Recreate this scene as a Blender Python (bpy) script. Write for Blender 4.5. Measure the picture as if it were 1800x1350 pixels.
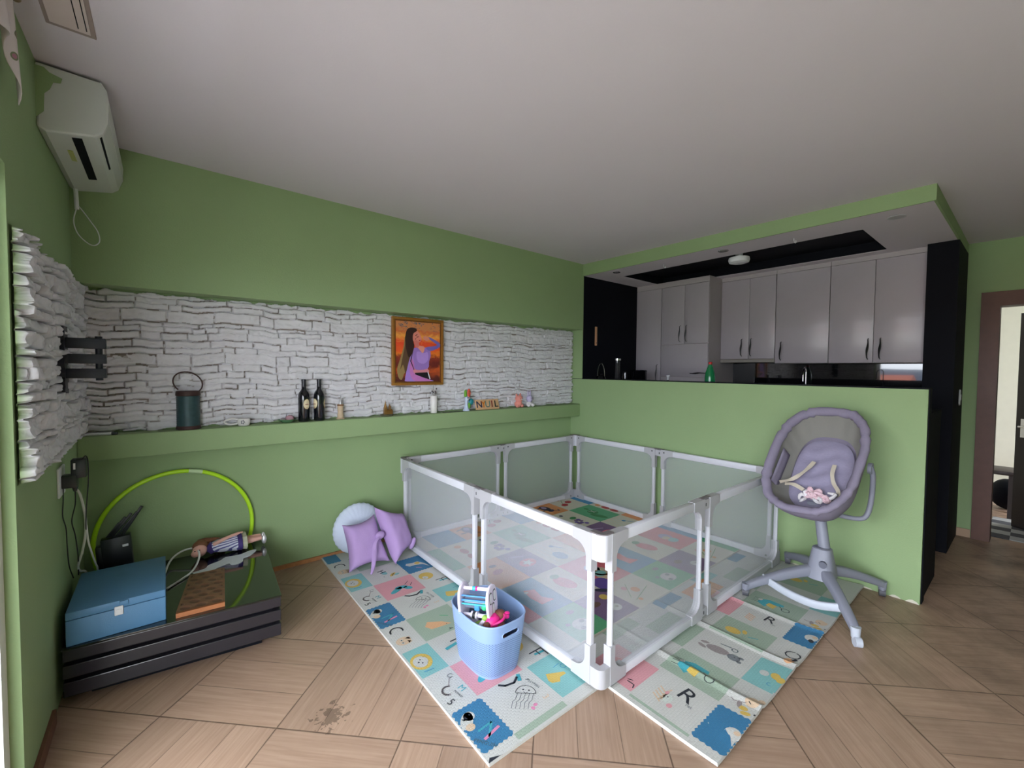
import bpy, bmesh, math, random
import numpy as np
from mathutils import Vector, Matrix, noise as mnoise

# ------------------------------------------------------------------ scene, camera, light
S = bpy.context.scene
for o in list(bpy.data.objects): bpy.data.objects.remove(o)
COL = S.collection

CAM = (-3.60205, -3.36677, 1.44035)
yaw, pitch, roll = 0.681581, -0.034928, 0.007730
cy_, sy_, cp_, sp_ = math.cos(yaw), math.sin(yaw), math.cos(pitch), math.sin(pitch)
fwd = Vector((sy_*cp_, cy_*cp_, sp_)); rgt = Vector((cy_, -sy_, 0)); upv = rgt.cross(fwd)
r2 = rgt*math.cos(roll) + upv*math.sin(roll); u2 = -rgt*math.sin(roll) + upv*math.cos(roll)
cd = bpy.data.cameras.new('camera'); cam = bpy.data.objects.new('camera', cd); COL.objects.link(cam)
cd.sensor_width = 36; cd.lens = 751.436/1800*36; cd.clip_start = .02; cd.clip_end = 400
M = Matrix((r2, u2, -fwd)).transposed().to_4x4(); M.translation = Vector(CAM); cam.matrix_world = M
S.camera = cam

S.view_settings.view_transform = 'Standard'; S.view_settings.look = 'None'
S.view_settings.gamma = 1; S.view_settings.use_curve_mapping = False
S.view_settings.exposure = 2.38

W = bpy.data.worlds.new('World'); S.world = W; W.use_nodes = True
nt = W.node_tree; bg = nt.nodes['Background']
tc = nt.nodes.new('ShaderNodeTexCoord'); sep = nt.nodes.new('ShaderNodeSeparateXYZ'); rp = nt.nodes.new('ShaderNodeValToRGB')
nt.links.new(tc.outputs['Generated'], sep.inputs[0]); nt.links.new(sep.outputs['Z'], rp.inputs[0])
rp.color_ramp.elements[0].position = 0; rp.color_ramp.elements[0].color = (.66, .71, .78, 1)
rp.color_ramp.elements[1].position = .6; rp.color_ramp.elements[1].color = (.74, .78, .85, 1)
nt.links.new(rp.outputs[0], bg.inputs[0]); bg.inputs[1].default_value = 3.0

def portal(name, loc, direction, sx, sy):
    l = bpy.data.lights.new(name, 'AREA'); l.shape = 'RECTANGLE'; l.size = sx; l.size_y = sy
    l.cycles.is_portal = True
    o = bpy.data.objects.new(name, l); COL.objects.link(o); o.location = loc
    o.rotation_euler = Vector(direction).to_track_quat('-Z', 'Y').to_euler(); return o
portal('balcony_daylight', (-4.06, -3.06, 1.06), (1, 0, 0), 2.0, 3.3)
portal('side_room_added_daylight', (3.1, -5.52, 1.4), (0, 1, 0), 2.0, 1.9)  # portal at the unseen opening added to brighten the side room

# ------------------------------------------------------------------ helpers
def tag(o, label=None, cat=None, group=None, kind=None):
    if label: o['label'] = label
    if cat: o['category'] = cat
    if group: o['group'] = group
    if kind: o['kind'] = kind
    return o
def thing(name, loc, label, cat, group=None):
    o = bpy.data.objects.new(name, None); COL.objects.link(o); o.location = loc
    o.empty_display_size = .05
    return tag(o, label, cat, group)
def origin(o):
    v = Vector((0, 0, 0))
    while o is not None: v += o.location; o = o.parent
    return v

def srgb(r, g, b):
    f = lambda c: (c/255/12.92) if c/255 <= .04045 else ((c/255+.055)/1.055)**2.4
    return (f(r), f(g), f(b), 1)
MATS = {}
def mat(name, col=None, rough=.6, metal=0, var=.05, scale=12, bump=0, bscale=80, spec=.5, coat=0, alpha=1, trans=0, emit=None):
    if name in MATS: return MATS[name]
    m = bpy.data.materials.new(name); m.use_nodes = True; t = m.node_tree; N = t.nodes; L = t.links
    b = N['Principled BSDF']; MATS[name] = m
    b.inputs['Roughness'].default_value = rough; b.inputs['Metallic'].default_value = metal
    b.inputs['Specular IOR Level'].default_value = spec
    b.inputs['Coat Weight'].default_value = coat; b.inputs['Coat Roughness'].default_value = .05
    if trans: b.inputs['Transmission Weight'].default_value = trans
    co = N.new('ShaderNodeTexCoord'); nz = N.new('ShaderNodeTexNoise'); nz.inputs['Scale'].default_value = scale
    nz.inputs['Detail'].default_value = 4; L.new(co.outputs['Object'], nz.inputs['Vector'])
    mx = N.new('ShaderNodeMix'); mx.data_type = 'RGBA'
    a = [max(0, c*(1-var)) for c in col[:3]]+[1]; c2 = [min(1, c*(1+var)) for c in col[:3]]+[1]
    mx.inputs[6].default_value = a; mx.inputs[7].default_value = c2
    L.new(nz.outputs['Fac'], mx.inputs[0]); L.new(mx.outputs[2], b.inputs['Base Color'])
    if bump:
        n2 = N.new('ShaderNodeTexNoise'); n2.inputs['Scale'].default_value = bscale; n2.inputs['Detail'].default_value = 3
        L.new(co.outputs['Object'], n2.inputs['Vector'])
        bp = N.new('ShaderNodeBump'); bp.inputs['Strength'].default_value = bump; bp.inputs['Distance'].default_value = .004
        L.new(n2.outputs['Fac'], bp.inputs['Height']); L.new(bp.outputs[0], b.inputs['Normal'])
    return m

def frame_of(d):
    d = Vector(d).normalized(); a = Vector((0, 0, 1)) if abs(d.z) < .9 else Vector((1, 0, 0))
    x = a.cross(d).normalized(); y = d.cross(x); return x, y, d
def superell(a, e):
    c, s = math.cos(a), math.sin(a)
    return math.copysign(abs(c)**e, c), math.copysign(abs(s)**e, s)

class MB:
    def __init__(s): s.bm = bmesh.new(); s.mi = 0; s.sm = False; s.mats = []
    def m(s, material):
        if material not in s.mats: s.mats.append(material)
        s.mi = s.mats.index(material); return s
    def face(s, vs, smooth=None):
        try: f = s.bm.faces.new(vs)
        except ValueError: return None
        f.material_index = s.mi; f.smooth = s.sm if smooth is None else smooth; return f
    def v(s, p): return s.bm.verts.new(p)
    def box(s, x0, x1, y0, y1, z0, z1, M=None):
        P = [Vector((x, y, z)) for z in (z0, z1) for y in (y0, y1) for x in (x0, x1)]
        if M is not None: P = [M @ p for p in P]
        V = [s.v(p) for p in P]
        for f in ((0, 2, 3, 1), (4, 5, 7, 6), (0, 1, 5, 4), (2, 6, 7, 3), (0, 4, 6, 2), (1, 3, 7, 5)): s.face([V[i] for i in f])
        return s
    def rbox(s, x0, x1, y0, y1, z0, z1, r=.005, seg=2, M=None):
        t = bmesh.new(); bmesh.ops.create_cube(t, size=1)
        for v in t.verts: v.co = Vector(((x0+x1)/2+v.co.x*(x1-x0), (y0+y1)/2+v.co.y*(y1-y0), (z0+z1)/2+v.co.z*(z1-z0)))
        bmesh.ops.bevel(t, geom=t.edges[:], offset=r, segments=seg, profile=.5, affect='EDGES')
        s.merge(t, M, True); return s
    def merge(s, t, M=None, smooth=None):
        mp = {v: s.v(M @ v.co if M is not None else v.co) for v in t.verts}
        for f in t.faces: s.face([mp[v] for v in f.verts], smooth)
        t.free()
    def prism(s, pts, axis, a, b, M=None):
        # pts 2D polygon extruded along axis (0,1,2) from a to b
        def P(p, h):
            q = [0, 0, 0]; o = [i for i in range(3) if i != axis]; q[o[0]] = p[0]; q[o[1]] = p[1]; q[axis] = h
            q = Vector(q); return M @ q if M is not None else q
        A = [s.v(P(p, a)) for p in pts]; B = [s.v(P(p, b)) for p in pts]
        s.face(A[::-1]); s.face(B)
        n = len(pts)
        for i in range(n): s.face([A[i], A[(i+1) % n], B[(i+1) % n], B[i]])
        return s
    def loft(s, rings, closed=True, cap0=True, cap1=True, smooth=True):
        R = [[s.v(p) for p in r] for r in rings]; n = len(R[0])
        for a, b in zip(R, R[1:]):
            for i in range(n if closed else n-1): s.face([a[i], a[(i+1) % n], b[(i+1) % n], b[i]], smooth)
        if cap0 and closed: s.face(R[0][::-1], False)
        if cap1 and closed: s.face(R[-1], False)
        return R
    def tube(s, pts, r, n=8, closed=False, smooth=True, sub=0, flat=1.0):
        pts = [Vector(p) for p in pts]
        if sub: pts = smooth_path(pts, sub, closed)
        k = len(pts); rr = r if isinstance(r, (list, tuple)) else None
        if rr and len(rr) != k: rr = list(np.interp(np.linspace(0, 1, k), np.linspace(0, 1, len(rr)), rr))
        rings = []; px = None
        for i in range(k):
            if closed: d = pts[(i+1) % k]-pts[i-1]
            else: d = pts[min(i+1, k-1)]-pts[max(i-1, 0)]
            if d.length < 1e-9: d = Vector((0, 0, 1))
            d.normalize()
            if px is None: px = frame_of(d)[0]
            else: px = (px-d*px.dot(d)).normalized()
            py = d.cross(px); q = rr[i] if rr else r
            rings.append([pts[i]+(px*math.cos(2*math.pi*j/n)*q+py*math.sin(2*math.pi*j/n)*q*flat) for j in range(n)])
        if closed:
            rings.append(rings[0]); s.loft(rings, True, False, False, smooth); bmesh.ops.remove_doubles(s.bm, verts=s.bm.verts[:], dist=1e-6)
        else: s.loft(rings, True, True, True, smooth)
        return s
    def cyl(s, a, b, r, r2=None, n=20, smooth=True):
        a, b = Vector(a), Vector(b); x, y, d = frame_of(b-a); r2 = r if r2 is None else r2
        s.loft([[c+x*math.cos(2*math.pi*j/n)*q+y*math.sin(2*math.pi*j/n)*q for j in range(n)] for c, q in ((a, r), (b, r2))], smooth=smooth); return s
    def lathe(s, prof, c=(0, 0, 0), n=24, axis=(0, 0, 1), caps=True):
        c = Vector(c); x, y, d = frame_of(axis)
        s.loft([[c+d*h+x*math.cos(2*math.pi*j/n)*r+y*math.sin(2*math.pi*j/n)*r for j in range(n)] for r, h in prof], cap0=caps, cap1=caps); return s
    def ball(s, c, r, n=16, M=None):
        t = bmesh.new(); bmesh.ops.create_uvsphere(t, u_segments=n, v_segments=max(6, n*2//3), radius=1)
        rr = r if isinstance(r, (tuple, list)) else (r, r, r); c = Vector(c)
        for v in t.verts:
            q = Vector((v.co.x*rr[0], v.co.y*rr[1], v.co.z*rr[2]))
            v.co = (M @ q if M is not None else q)+c
        s.merge(t, None, True); return s
    def poly(s, pts): s.face([s.v(p) for p in pts]); return s
    def grid(s, F, nu, nv, smooth=True, wrapu=False):
        V = [[s.v(F(i/nu, j/nv)) for j in range(nv+1)] for i in range(nu+(0 if wrapu else 1))]
        for i in range(nu):
            for j in range(nv):
                a, b = V[i], V[(i+1) % len(V)]
                s.face([a[j], b[j], b[j+1], a[j+1]], smooth)
        return V
    def build(s, name, parent=None, loc=(0, 0, 0), sharp=40, subsurf=0, solid=0, bevel=0, fix=True):
        if fix: bmesh.ops.recalc_face_normals(s.bm, faces=s.bm.faces[:])
        org = origin(parent) if parent is not None else Vector(loc)
        for v in s.bm.verts: v.co -= org
        if sharp:
            for e in s.bm.edges:
                if len(e.link_faces) == 2 and e.calc_face_angle(0) > math.radians(sharp): e.smooth = False
        me = bpy.data.meshes.new(name); s.bm.to_mesh(me); s.bm.free()
        for m_ in s.mats: me.materials.append(m_)
        o = bpy.data.objects.new(name, me); COL.objects.link(o)
        if parent is not None: o.parent = parent
        else: o.location = org
        if solid:
            q = o.modifiers.new('solid', 'SOLIDIFY'); q.thickness = solid; q.offset = 0
        if bevel:
            q = o.modifiers.new('bevel', 'BEVEL'); q.width = bevel; q.segments = 2; q.limit_method = 'ANGLE'; q.angle_limit = math.radians(50)
        if subsurf:
            q = o.modifiers.new('sub', 'SUBSURF'); q.levels = q.render_levels = subsurf
        return o

def smooth_path(P, sub, closed=False):
    out = []; n = len(P); R = range(n if closed else n-1)
    for i in R:
        p0 = P[i-1] if (i > 0 or closed) else P[0]; p1 = P[i]; p2 = P[(i+1) % n]; p3 = P[(i+2) % n] if (i+2 < n or closed) else P[-1]
        for k in range(sub):
            t = k/sub
            out.append(.5*((2*p1)+(p2-p0)*t+(2*p0-5*p1+4*p2-p3)*t*t+(3*p1-p0-3*p2+p3)*t**3))
    if not closed: out.append(P[-1])
    return out
def text_polys(st, size):
    c = bpy.data.curves.new('t', 'FONT'); c.body = st; c.size = size; c.align_x = 'CENTER'; c.align_y = 'CENTER'; c.resolution_u = 3
    o = bpy.data.objects.new('t', c); COL.objects.link(o); dg = bpy.context.evaluated_depsgraph_get(); dg.update()
    me = o.evaluated_get(dg).to_mesh(); V = [v.co.copy() for v in me.vertices]; F = [list(p.vertices) for p in me.polygons]
    o.evaluated_get(dg).to_mesh_clear(); bpy.data.objects.remove(o); bpy.data.curves.remove(c)
    return V, F
def add_text(mb, st, size, fn):
    V, F = text_polys(st, size); vs = [mb.v(fn(p.x, p.y)) for p in V]
    for f in F: mb.face([vs[i] for i in f], False)
rnd = random.Random(7)

# ------------------------------------------------------------------ materials
GREEN = (.278, .388, .190, 1)
m_green = mat('green_wall_paint', GREEN, .75, var=.06, scale=3, bump=.25, bscale=120)
m_ceil = mat('ceiling_paint', srgb(211, 203, 211), .85, var=.02, scale=2, bump=.08, bscale=120)
m_black = mat('black_wall_paint', (.003, .0035, .007, 1), .7, var=.2, bump=.05, spec=.15)
m_blackgloss = mat('black_gloss', (.004, .004, .006, 1), .06, var=.1)
m_white = mat('white_plastic', srgb(225, 226, 230), .4, var=.02)
m_grey = mat('grey_plastic', srgb(184, 184, 188), .45, var=.03)

def floor_material():
    m = bpy.data.materials.new('wood_look_tiles'); m.use_nodes = True; t = m.node_tree; N = t.nodes; L = t.links; b = N['Principled BSDF']
    def math_(op, a, c=None, d=None):
        n = N.new('ShaderNodeMath'); n.operation = op
        for i, x in enumerate((a, c, d)):
            if x is None: continue
            if isinstance(x, (int, float)): n.inputs[i].default_value = x
            else: L.new(x, n.inputs[i])
        return n.outputs[0]
    co = N.new('ShaderNodeTexCoord'); sp = N.new('ShaderNodeSeparateXYZ'); L.new(co.outputs['Object'], sp.inputs[0])
    X, Y = sp.outputs[0], sp.outputs[1]; q = 1/math.sqrt(2)
    u = math_('MULTIPLY', math_('ADD', X, Y), q); v = math_('MULTIPLY', math_('SUBTRACT', X, Y), q)
    U = math_('DIVIDE', math_('ADD', u, 3.375+5.34), .534); V = math_('DIVIDE', math_('ADD', v, 1.774+5.115), .5115)
    i = math_('FLOOR', U); j = math_('FLOOR', V); fu = math_('SUBTRACT', U, i); fv = math_('SUBTRACT', V, j)
    par = math_('MODULO', math_('ADD', i, j), 2.0); odd = math_('GREATER_THAN', par, .5)
    def mixf(f, a, c):
        n = N.new('ShaderNodeMix'); n.data_type = 'FLOAT'; L.new(f, n.inputs[0])
        for k, x in ((2, a), (3, c)):
            if isinstance(x, (int, float)): n.inputs[k].default_value = x
            else: L.new(x, n.inputs[k])
        return n.outputs[0]
    s3 = math_('MULTIPLY', mixf(odd, fu, fv), 3.0); tt = mixf(odd, fv, fu); k = math_('FLOOR', s3); fs = math_('SUBTRACT', s3, k)
    ed = lambda f, sz: math_('MULTIPLY', math_('MINIMUM', f, math_('SUBTRACT', 1.0, f)), sz)
    dc = math_('MINIMUM', ed(fu, .534), ed(fv, .5115)); ds = ed(fs, .176)
    nzw = N.new('ShaderNodeTexNoise'); nzw.inputs['Scale'].default_value = 9; L.new(co.outputs['Object'], nzw.inputs['Vector'])
    wv = math_('MULTIPLY', math_('SUBTRACT', nzw.outputs['Fac'], .25), .005)
    g1 = math_('SUBTRACT', 1.0, math_('SMOOTH_MIN', math_('DIVIDE', dc, math_('ADD', wv, .0030)), 1.0, .3))
    g1 = math_('MAXIMUM', g1, 0.0)
    g2 = math_('MULTIPLY', math_('MAXIMUM', math_('SUBTRACT', 1.0, math_('DIVIDE', ds, math_('ADD', wv, .0012))), 0.0), .75)
    grout = math_('MINIMUM', math_('MAXIMUM', g1, g2), 1.0)
    wn = N.new('ShaderNodeTexWhiteNoise'); wn.noise_dimensions = '3D'; cb = N.new('ShaderNodeCombineXYZ')
    L.new(i, cb.inputs[0]); L.new(j, cb.inputs[1]); L.new(k, cb.inputs[2]); L.new(cb.outputs[0], wn.inputs['Vector'])
    gc = N.new('ShaderNodeCombineXYZ'); L.new(math_('ADD', math_('MULTIPLY', s3, 9.0), math_('MULTIPLY', wn.outputs['Value'], 50.0)), gc.inputs[0])
    L.new(math_('MULTIPLY', tt, 1.1), gc.inputs[1]); L.new(math_('MULTIPLY', math_('ADD', i, math_('MULTIPLY', j, 3.7)), 5.0), gc.inputs[2])
    gr = N.new('ShaderNodeTexNoise'); gr.inputs['Scale'].default_value = 1.6; gr.inputs['Detail'].default_value = 5; gr.inputs['Distortion'].default_value = .8
    L.new(gc.outputs[0], gr.inputs['Vector'])
    fine = N.new('ShaderNodeTexNoise'); fine.inputs['Scale'].default_value = 3.2; fine.inputs['Detail'].default_value = 3; L.new(gc.outputs[0], fine.inputs['Vector'])
    rc = N.new('ShaderNodeValToRGB'); rc.color_ramp.elements[0].position = .32; rc.color_ramp.elements[1].position = .72
    rc.color_ramp.elements[0].color = srgb(163, 134, 114); rc.color_ramp.elements[1].color = srgb(180, 152, 131)
    L.new(gr.outputs['Fac'], rc.inputs[0])
    val = math_('ADD', math_('MULTIPLY', wn.outputs['Value'], .16), .92)
    fl = math_('GREATER_THAN', fine.outputs['Fac'], .63)
    val = math_('MULTIPLY', val, math_('SUBTRACT', 1.0, math_('MULTIPLY', fl, .05)))
    # dirt: wear blotches, deepened towards the hall (+X) to paint in dimmer light there, one scuffed spot near the table
    dn = N.new('ShaderNodeTexNoise'); dn.inputs['Scale'].default_value = 3.2; dn.inputs['Detail'].default_value = 6; dn.inputs['Roughness'].default_value = .65
    L.new(co.outputs['Object'], dn.inputs['Vector'])
    dirt_shade = N.new('ShaderNodeMapRange'); dirt_shade.inputs[1].default_value = .46; dirt_shade.inputs[2].default_value = .72; L.new(dn.outputs['Fac'], dirt_shade.inputs[0])
    hall = N.new('ShaderNodeMapRange'); hall.inputs[1].default_value = -1.8; hall.inputs[2].default_value = .3; hall.inputs[3].default_value = .07; hall.inputs[4].default_value = .62
    L.new(X, hall.inputs[0])
    dx = math_('ADD', X, 3.09); dy = math_('ADD', Y, 1.57)
    rr = math_('SQRT', math_('ADD', math_('MULTIPLY', dx, dx), math_('MULTIPLY', dy, dy)))
    sn = N.new('ShaderNodeTexNoise'); sn.inputs['Scale'].default_value = 38; sn.inputs['Detail'].default_value = 3; L.new(co.outputs['Object'], sn.inputs['Vector'])
    spot = math_('MULTIPLY', math_('LESS_THAN', rr, math_('MULTIPLY', math_('SUBTRACT', sn.outputs['Fac'], .38), .36)), .5)
    dark = math_('SUBTRACT', 1.0, math_('MAXIMUM', math_('MULTIPLY', dirt_shade.outputs[0], hall.outputs[0]), spot))
    val = math_('MULTIPLY', val, dark)
    mc = N.new('ShaderNodeMix'); mc.data_type = 'RGBA'; mc.blend_type = 'MULTIPLY'; mc.inputs[0].default_value = 1
    L.new(rc.outputs[0], mc.inputs[6]); cv = N.new('ShaderNodeCombineColor')
    for z in range(3): L.new(val, cv.inputs[z])
    L.new(cv.outputs[0], mc.inputs[7])
    mg = N.new('ShaderNodeMix'); mg.data_type = 'RGBA'; L.new(grout, mg.inputs[0]); L.new(mc.outputs[2], mg.inputs[6]); mg.inputs[7].default_value = srgb(84, 66, 54)
    L.new(mg.outputs[2], b.inputs['Base Color']); b.inputs['Roughness'].default_value = .42; b.inputs['Specular IOR Level'].default_value = .4
    hgt = math_('ADD', math_('MULTIPLY', gr.outputs['Fac'], .25), math_('SUBTRACT', 1.0, grout))
    bp = N.new('ShaderNodeBump'); bp.inputs['Strength'].default_value = .35; bp.inputs['Distance'].default_value = .003; L.new(hgt, bp.inputs['Height']); L.new(bp.outputs[0], b.inputs['Normal'])
    return m
m_floor = floor_material()

def struct(name, mb, **k): return tag(mb.build(name, **k), kind='structure')

# ------------------------------------------------------------------ room shell
XL, CZ = -3.975, 2.6
ceil_z = lambda x, y: 2.6 - .008*x + .0105*(y+.16)
b = MB().m(m_floor); b.box(-4.1, 4.6, -6.2, .0, -.1, 0); struct('floor', b, loc=(0, 0, 0))
b = MB().m(m_ceil)
P = [(XL-.25, -6.3), (2.1, -6.3), (2.1, .1), (XL-.25, .1)]
b.loft([[Vector((x, y, ceil_z(x, y))) for x, y in P], [Vector((x, y, 2.8)) for x, y in P]], smooth=False)
ceiling = struct('ceiling', b)
# ceiling board hatch, top left
m_vent = mat('vent_frame', srgb(150, 135, 130), .7); m_ventw = mat('vent_white', srgb(205, 190, 186), .7)
th = thing('ceiling_vent', (-3.84, -1.45, 2.62), 'pale rectangular vent cover let into the ceiling above the air conditioner', 'vent')
b = MB().m(m_vent); zc = lambda y: ceil_z(-3.8, y)
b.box(-3.90, -3.775, -1.95, -1.19, zc(-1.3)-.006, zc(-1.3)+.004); b.build('frame', th)
b = MB().m(m_ventw); b.box(-3.888, -3.787, -1.94, -1.215, zc(-1.3)-.012, zc(-1.3)-.004); b.build('cover', th)
b = MB().m(m_black); b.box(-3.818, -3.8155, -1.93, -1.235, zc(-1.3)-.014, zc(-1.3)-.010); b.box(-3.797, -3.7945, -1.93, -1.235, zc(-1.3)-.014, zc(-1.3)-.010); b.build('slot', th)

# stone cladding height field, shared by both panels
def stones(L_, H_, seed, step=.004, rough=1.0):
    r = np.random.default_rng(seed); nx, nz = int(L_/step)+1, int(H_/step)+1
    h = np.zeros((nx, nz)); xs = np.arange(nx)*step; zs = np.arange(nz)*step
    wob = np.zeros(nx)
    for f in (.9, 2.1, 4.7, 9.3): wob += np.sin(xs*f*2*np.pi/1.0+r.uniform(0, 6))*.010/(1+f*.45)
    z = 0; rows = []
    while z < H_+.05:
        hh = r.choice([.026, .036, .046, .058, .072], p=[.26, .30, .22, .14, .08]); rows.append((z, hh)); z += hh
    ZZ = zs[None, :]+wob[:, None]
    for z0, hh in rows:
        x = -r.uniform(0, .2)
        while x < L_:
            w = r.uniform(.06, .30); d = r.uniform(.004, .024)*rough; tx, tz = r.uniform(-.05, .05, 2)*rough
            dz0, dz1 = r.uniform(-.004, .004, 2); g = r.uniform(.001, .004)
            ix = np.where((xs > x+g) & (xs < x+w-g))[0]
            if len(ix):
                sub = ZZ[ix]; a = (sub-(z0+dz0))/(hh+dz1-dz0); ed = np.minimum(a, 1-a)*hh
                exd = np.minimum(xs[ix]-x, x+w-xs[ix])[:, None]
                prof = np.clip((np.minimum(ed, exd)-.001)/.0045, 0, 1)**.5
                val = (d+.013+tx*(xs[ix]-x-w/2)[:, None]*.3+tz*(a-.5)*hh*4)*prof
                h[ix] = np.where((a > .04) & (a < .96), np.maximum(h[ix], val), h[ix])
            x += w
    n = np.zeros_like(h)
    for sx, sz, am in ((60, 25, .0035), (25, 12, .0025), (9, 6, .0022)):
        g = r.normal(size=(nx//sx*2+4, nz//sz*2+4)); gx = np.linspace(0, g.shape[0]-1.001, nx); gz = np.linspace(0, g.shape[1]-1.001, nz)
        i, j = gx.astype(int), gz.astype(int); fx, fz = (gx-i)[:, None], (gz-j)[None, :]
        n += am*((g[i][:, j]*(1-fx)+g[i+1][:, j]*fx)*(1-fz)+(g[i][:, j+1]*(1-fx)+g[i+1][:, j+1]*fx)*fz)
    h += n*(h > .001)*rough
    return xs, zs, np.clip(h, -.002, .045), r
def stone_material():
    m = bpy.data.materials.new('whitewashed_stone'); m.use_nodes = True; t = m.node_tree; N = t.nodes; L = t.links; b = N['Principled BSDF']
    at = N.new('ShaderNodeAttribute'); at.attribute_name = 'paint'; at.attribute_type = 'GEOMETRY'
    co = N.new('ShaderNodeTexCoord'); nz = N.new('ShaderNodeTexNoise'); nz.inputs['Scale'].default_value = 18; nz.inputs['Detail'].default_value = 4; L.new(co.outputs['Object'], nz.inputs['Vector'])
    c1 = N.new('ShaderNodeMix'); c1.data_type = 'RGBA'; c1.inputs[6].default_value = srgb(203, 200, 204); c1.inputs[7].default_value = srgb(224, 223, 229); L.new(nz.outputs['Fac'], c1.inputs[0])
    c2 = N.new('ShaderNodeMix'); c2.data_type = 'RGBA'; L.new(at.outputs['Fac'], c2.inputs[0]); L.new(c1.outputs[2], c2.inputs[6]); c2.inputs[7].default_value = GREEN
    ak = N.new('ShaderNodeAttribute'); ak.attribute_name = 'joint_dirt_shade'; c3 = N.new('ShaderNodeMix'); c3.data_type = 'RGBA'; L.new(ak.outputs['Fac'], c3.inputs[0]); L.new(c2.outputs[2], c3.inputs[6]); c3.inputs[7].default_value = srgb(138, 126, 118)
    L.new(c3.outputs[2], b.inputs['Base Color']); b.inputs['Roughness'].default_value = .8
    bp = N.new('ShaderNodeBump'); bp.inputs['Strength'].default_value = .4; bp.inputs['Distance'].default_value = .004; n2 = N.new('ShaderNodeTexNoise'); n2.inputs['Scale'].default_value = 60
    L.new(co.outputs['Object'], n2.inputs['Vector']); L.new(n2.outputs['Fac'], bp.inputs['Height']); L.new(bp.outputs[0], b.inputs['Normal'])
    return m
m_stone = stone_material()
def stone_panel(name, L_, H_, seed, place, parent, rough, edge):
    xs, zs, h, r = stones(L_, H_, seed, rough=rough)
    nx, nz = h.shape
    X, Z = np.meshgrid(xs, zs, indexing='ij')
    def jag(n, f, s): 
        g = r.uniform(0, 1, int(n*f)+3); q = np.linspace(0, len(g)-1.01, n); i = q.astype(int); return (g[i]*(1-(q-i))+g[i+1]*(q-i))*s
    top = H_-jag(nx, .12, .02)-jag(nx, .03, .012); bot = jag(nx, .12, .02)
    paint = np.zeros_like(h)
    paint[(Z > top[:, None]) | (Z < bot[:, None])] = 1
    for e, w in edge:
        jj = jag(nz, .25, w)
        if e == 1: paint[X > (L_-jj)[None, :]] = 1
        else: paint[X < jj[None, :]] = 1
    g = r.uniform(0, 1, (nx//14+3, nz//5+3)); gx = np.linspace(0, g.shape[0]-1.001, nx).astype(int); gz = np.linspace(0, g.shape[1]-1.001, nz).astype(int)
    joint_dirt_shade = ((h < .010) & (paint < .5)) * np.clip((g[gx][:, gz]-.22)*2.2, 0, 1)      # brown-grey painted into the low joints for dirt and crack shadow
    h = np.where(paint > .5, np.minimum(h, .006)*.6, h)
    co = place(X.ravel(), Z.ravel(), h.ravel()+.004)
    me = bpy.data.meshes.new(name); idx = np.arange(nx*nz).reshape(nx, nz)
    q = np.stack([idx[:-1, :-1], idx[1:, :-1], idx[1:, 1:], idx[:-1, 1:]], -1).reshape(-1, 4)
    me.vertices.add(nx*nz); me.vertices.foreach_set('co', np.stack(co, -1).astype('f').ravel())
    me.loops.add(q.size); me.loops.foreach_set('vertex_index', q.ravel().astype('i')); me.polygons.add(len(q))
    me.polygons.foreach_set('loop_start', np.arange(0, q.size, 4, dtype='i')); me.polygons.foreach_set('loop_total', np.full(len(q), 4, 'i'))
    me.update(); a = me.attributes.new('paint', 'FLOAT', 'POINT'); a.data.foreach_set('value', paint.ravel().astype('f')); a = me.attributes.new('joint_dirt_shade', 'FLOAT', 'POINT'); a.data.foreach_set('value', joint_dirt_shade.ravel().astype('f'))
    me.polygons.foreach_set('use_smooth', np.ones(len(q), 'b')); me.materials.append(m_stone)
    o = bpy.data.objects.new(name, me); COL.objects.link(o); o.parent = parent; return o

# back wall: lower plane y=0, upper part 16 cm proud; ledge runs along it
b = MB().m(m_green); b.box(XL-.25, .12, 0, .12, 0, 1.9); b.box(XL, 0, -.16, .12, 1.881, 2.64); b.box(.0, .012, -.16, 0, 1.34, 2.64)
wall_back = struct('wall_back', b)
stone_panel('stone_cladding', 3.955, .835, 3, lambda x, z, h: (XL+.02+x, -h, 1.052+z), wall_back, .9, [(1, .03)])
b = MB().m(m_green)
b.rbox(XL, 0, -.14, .0, .922, 1.056, .006); struct('trim_1', b)
b = MB().m(mat('oak_skirting', srgb(176, 122, 78), .5, var=.25, scale=30)); b.box(-3.08, -2.14, -.014, 0, 0, .028); b.box(XL, -3.16, -.014, 0, 0, .028); struct('baseboard_back', b)
# left wall with the balcony opening
b = MB().m(m_green); b.box(XL-.22, XL, -1.345, .1, 0, 2.68); b.box(XL-.22, XL, -5.3, -1.345, 2.06, 2.68); b.box(XL-.22, XL, -5.3, -4.76, 0, 2.06)
wall_left = struct('wall_left', b)
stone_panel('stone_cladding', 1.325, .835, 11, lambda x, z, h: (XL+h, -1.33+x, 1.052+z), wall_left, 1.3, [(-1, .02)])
b = MB().m(mat('brown_skirting', srgb(120, 80, 62), .5)); b.box(XL, XL+.012, -1.34, -.92, 0, .06); struct('baseboard_left', b)
b = MB().m(m_green); b.box(XL-.22, 1.96, -5.42, -5.3, 0, 2.7); struct('wall_front', b)
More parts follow.
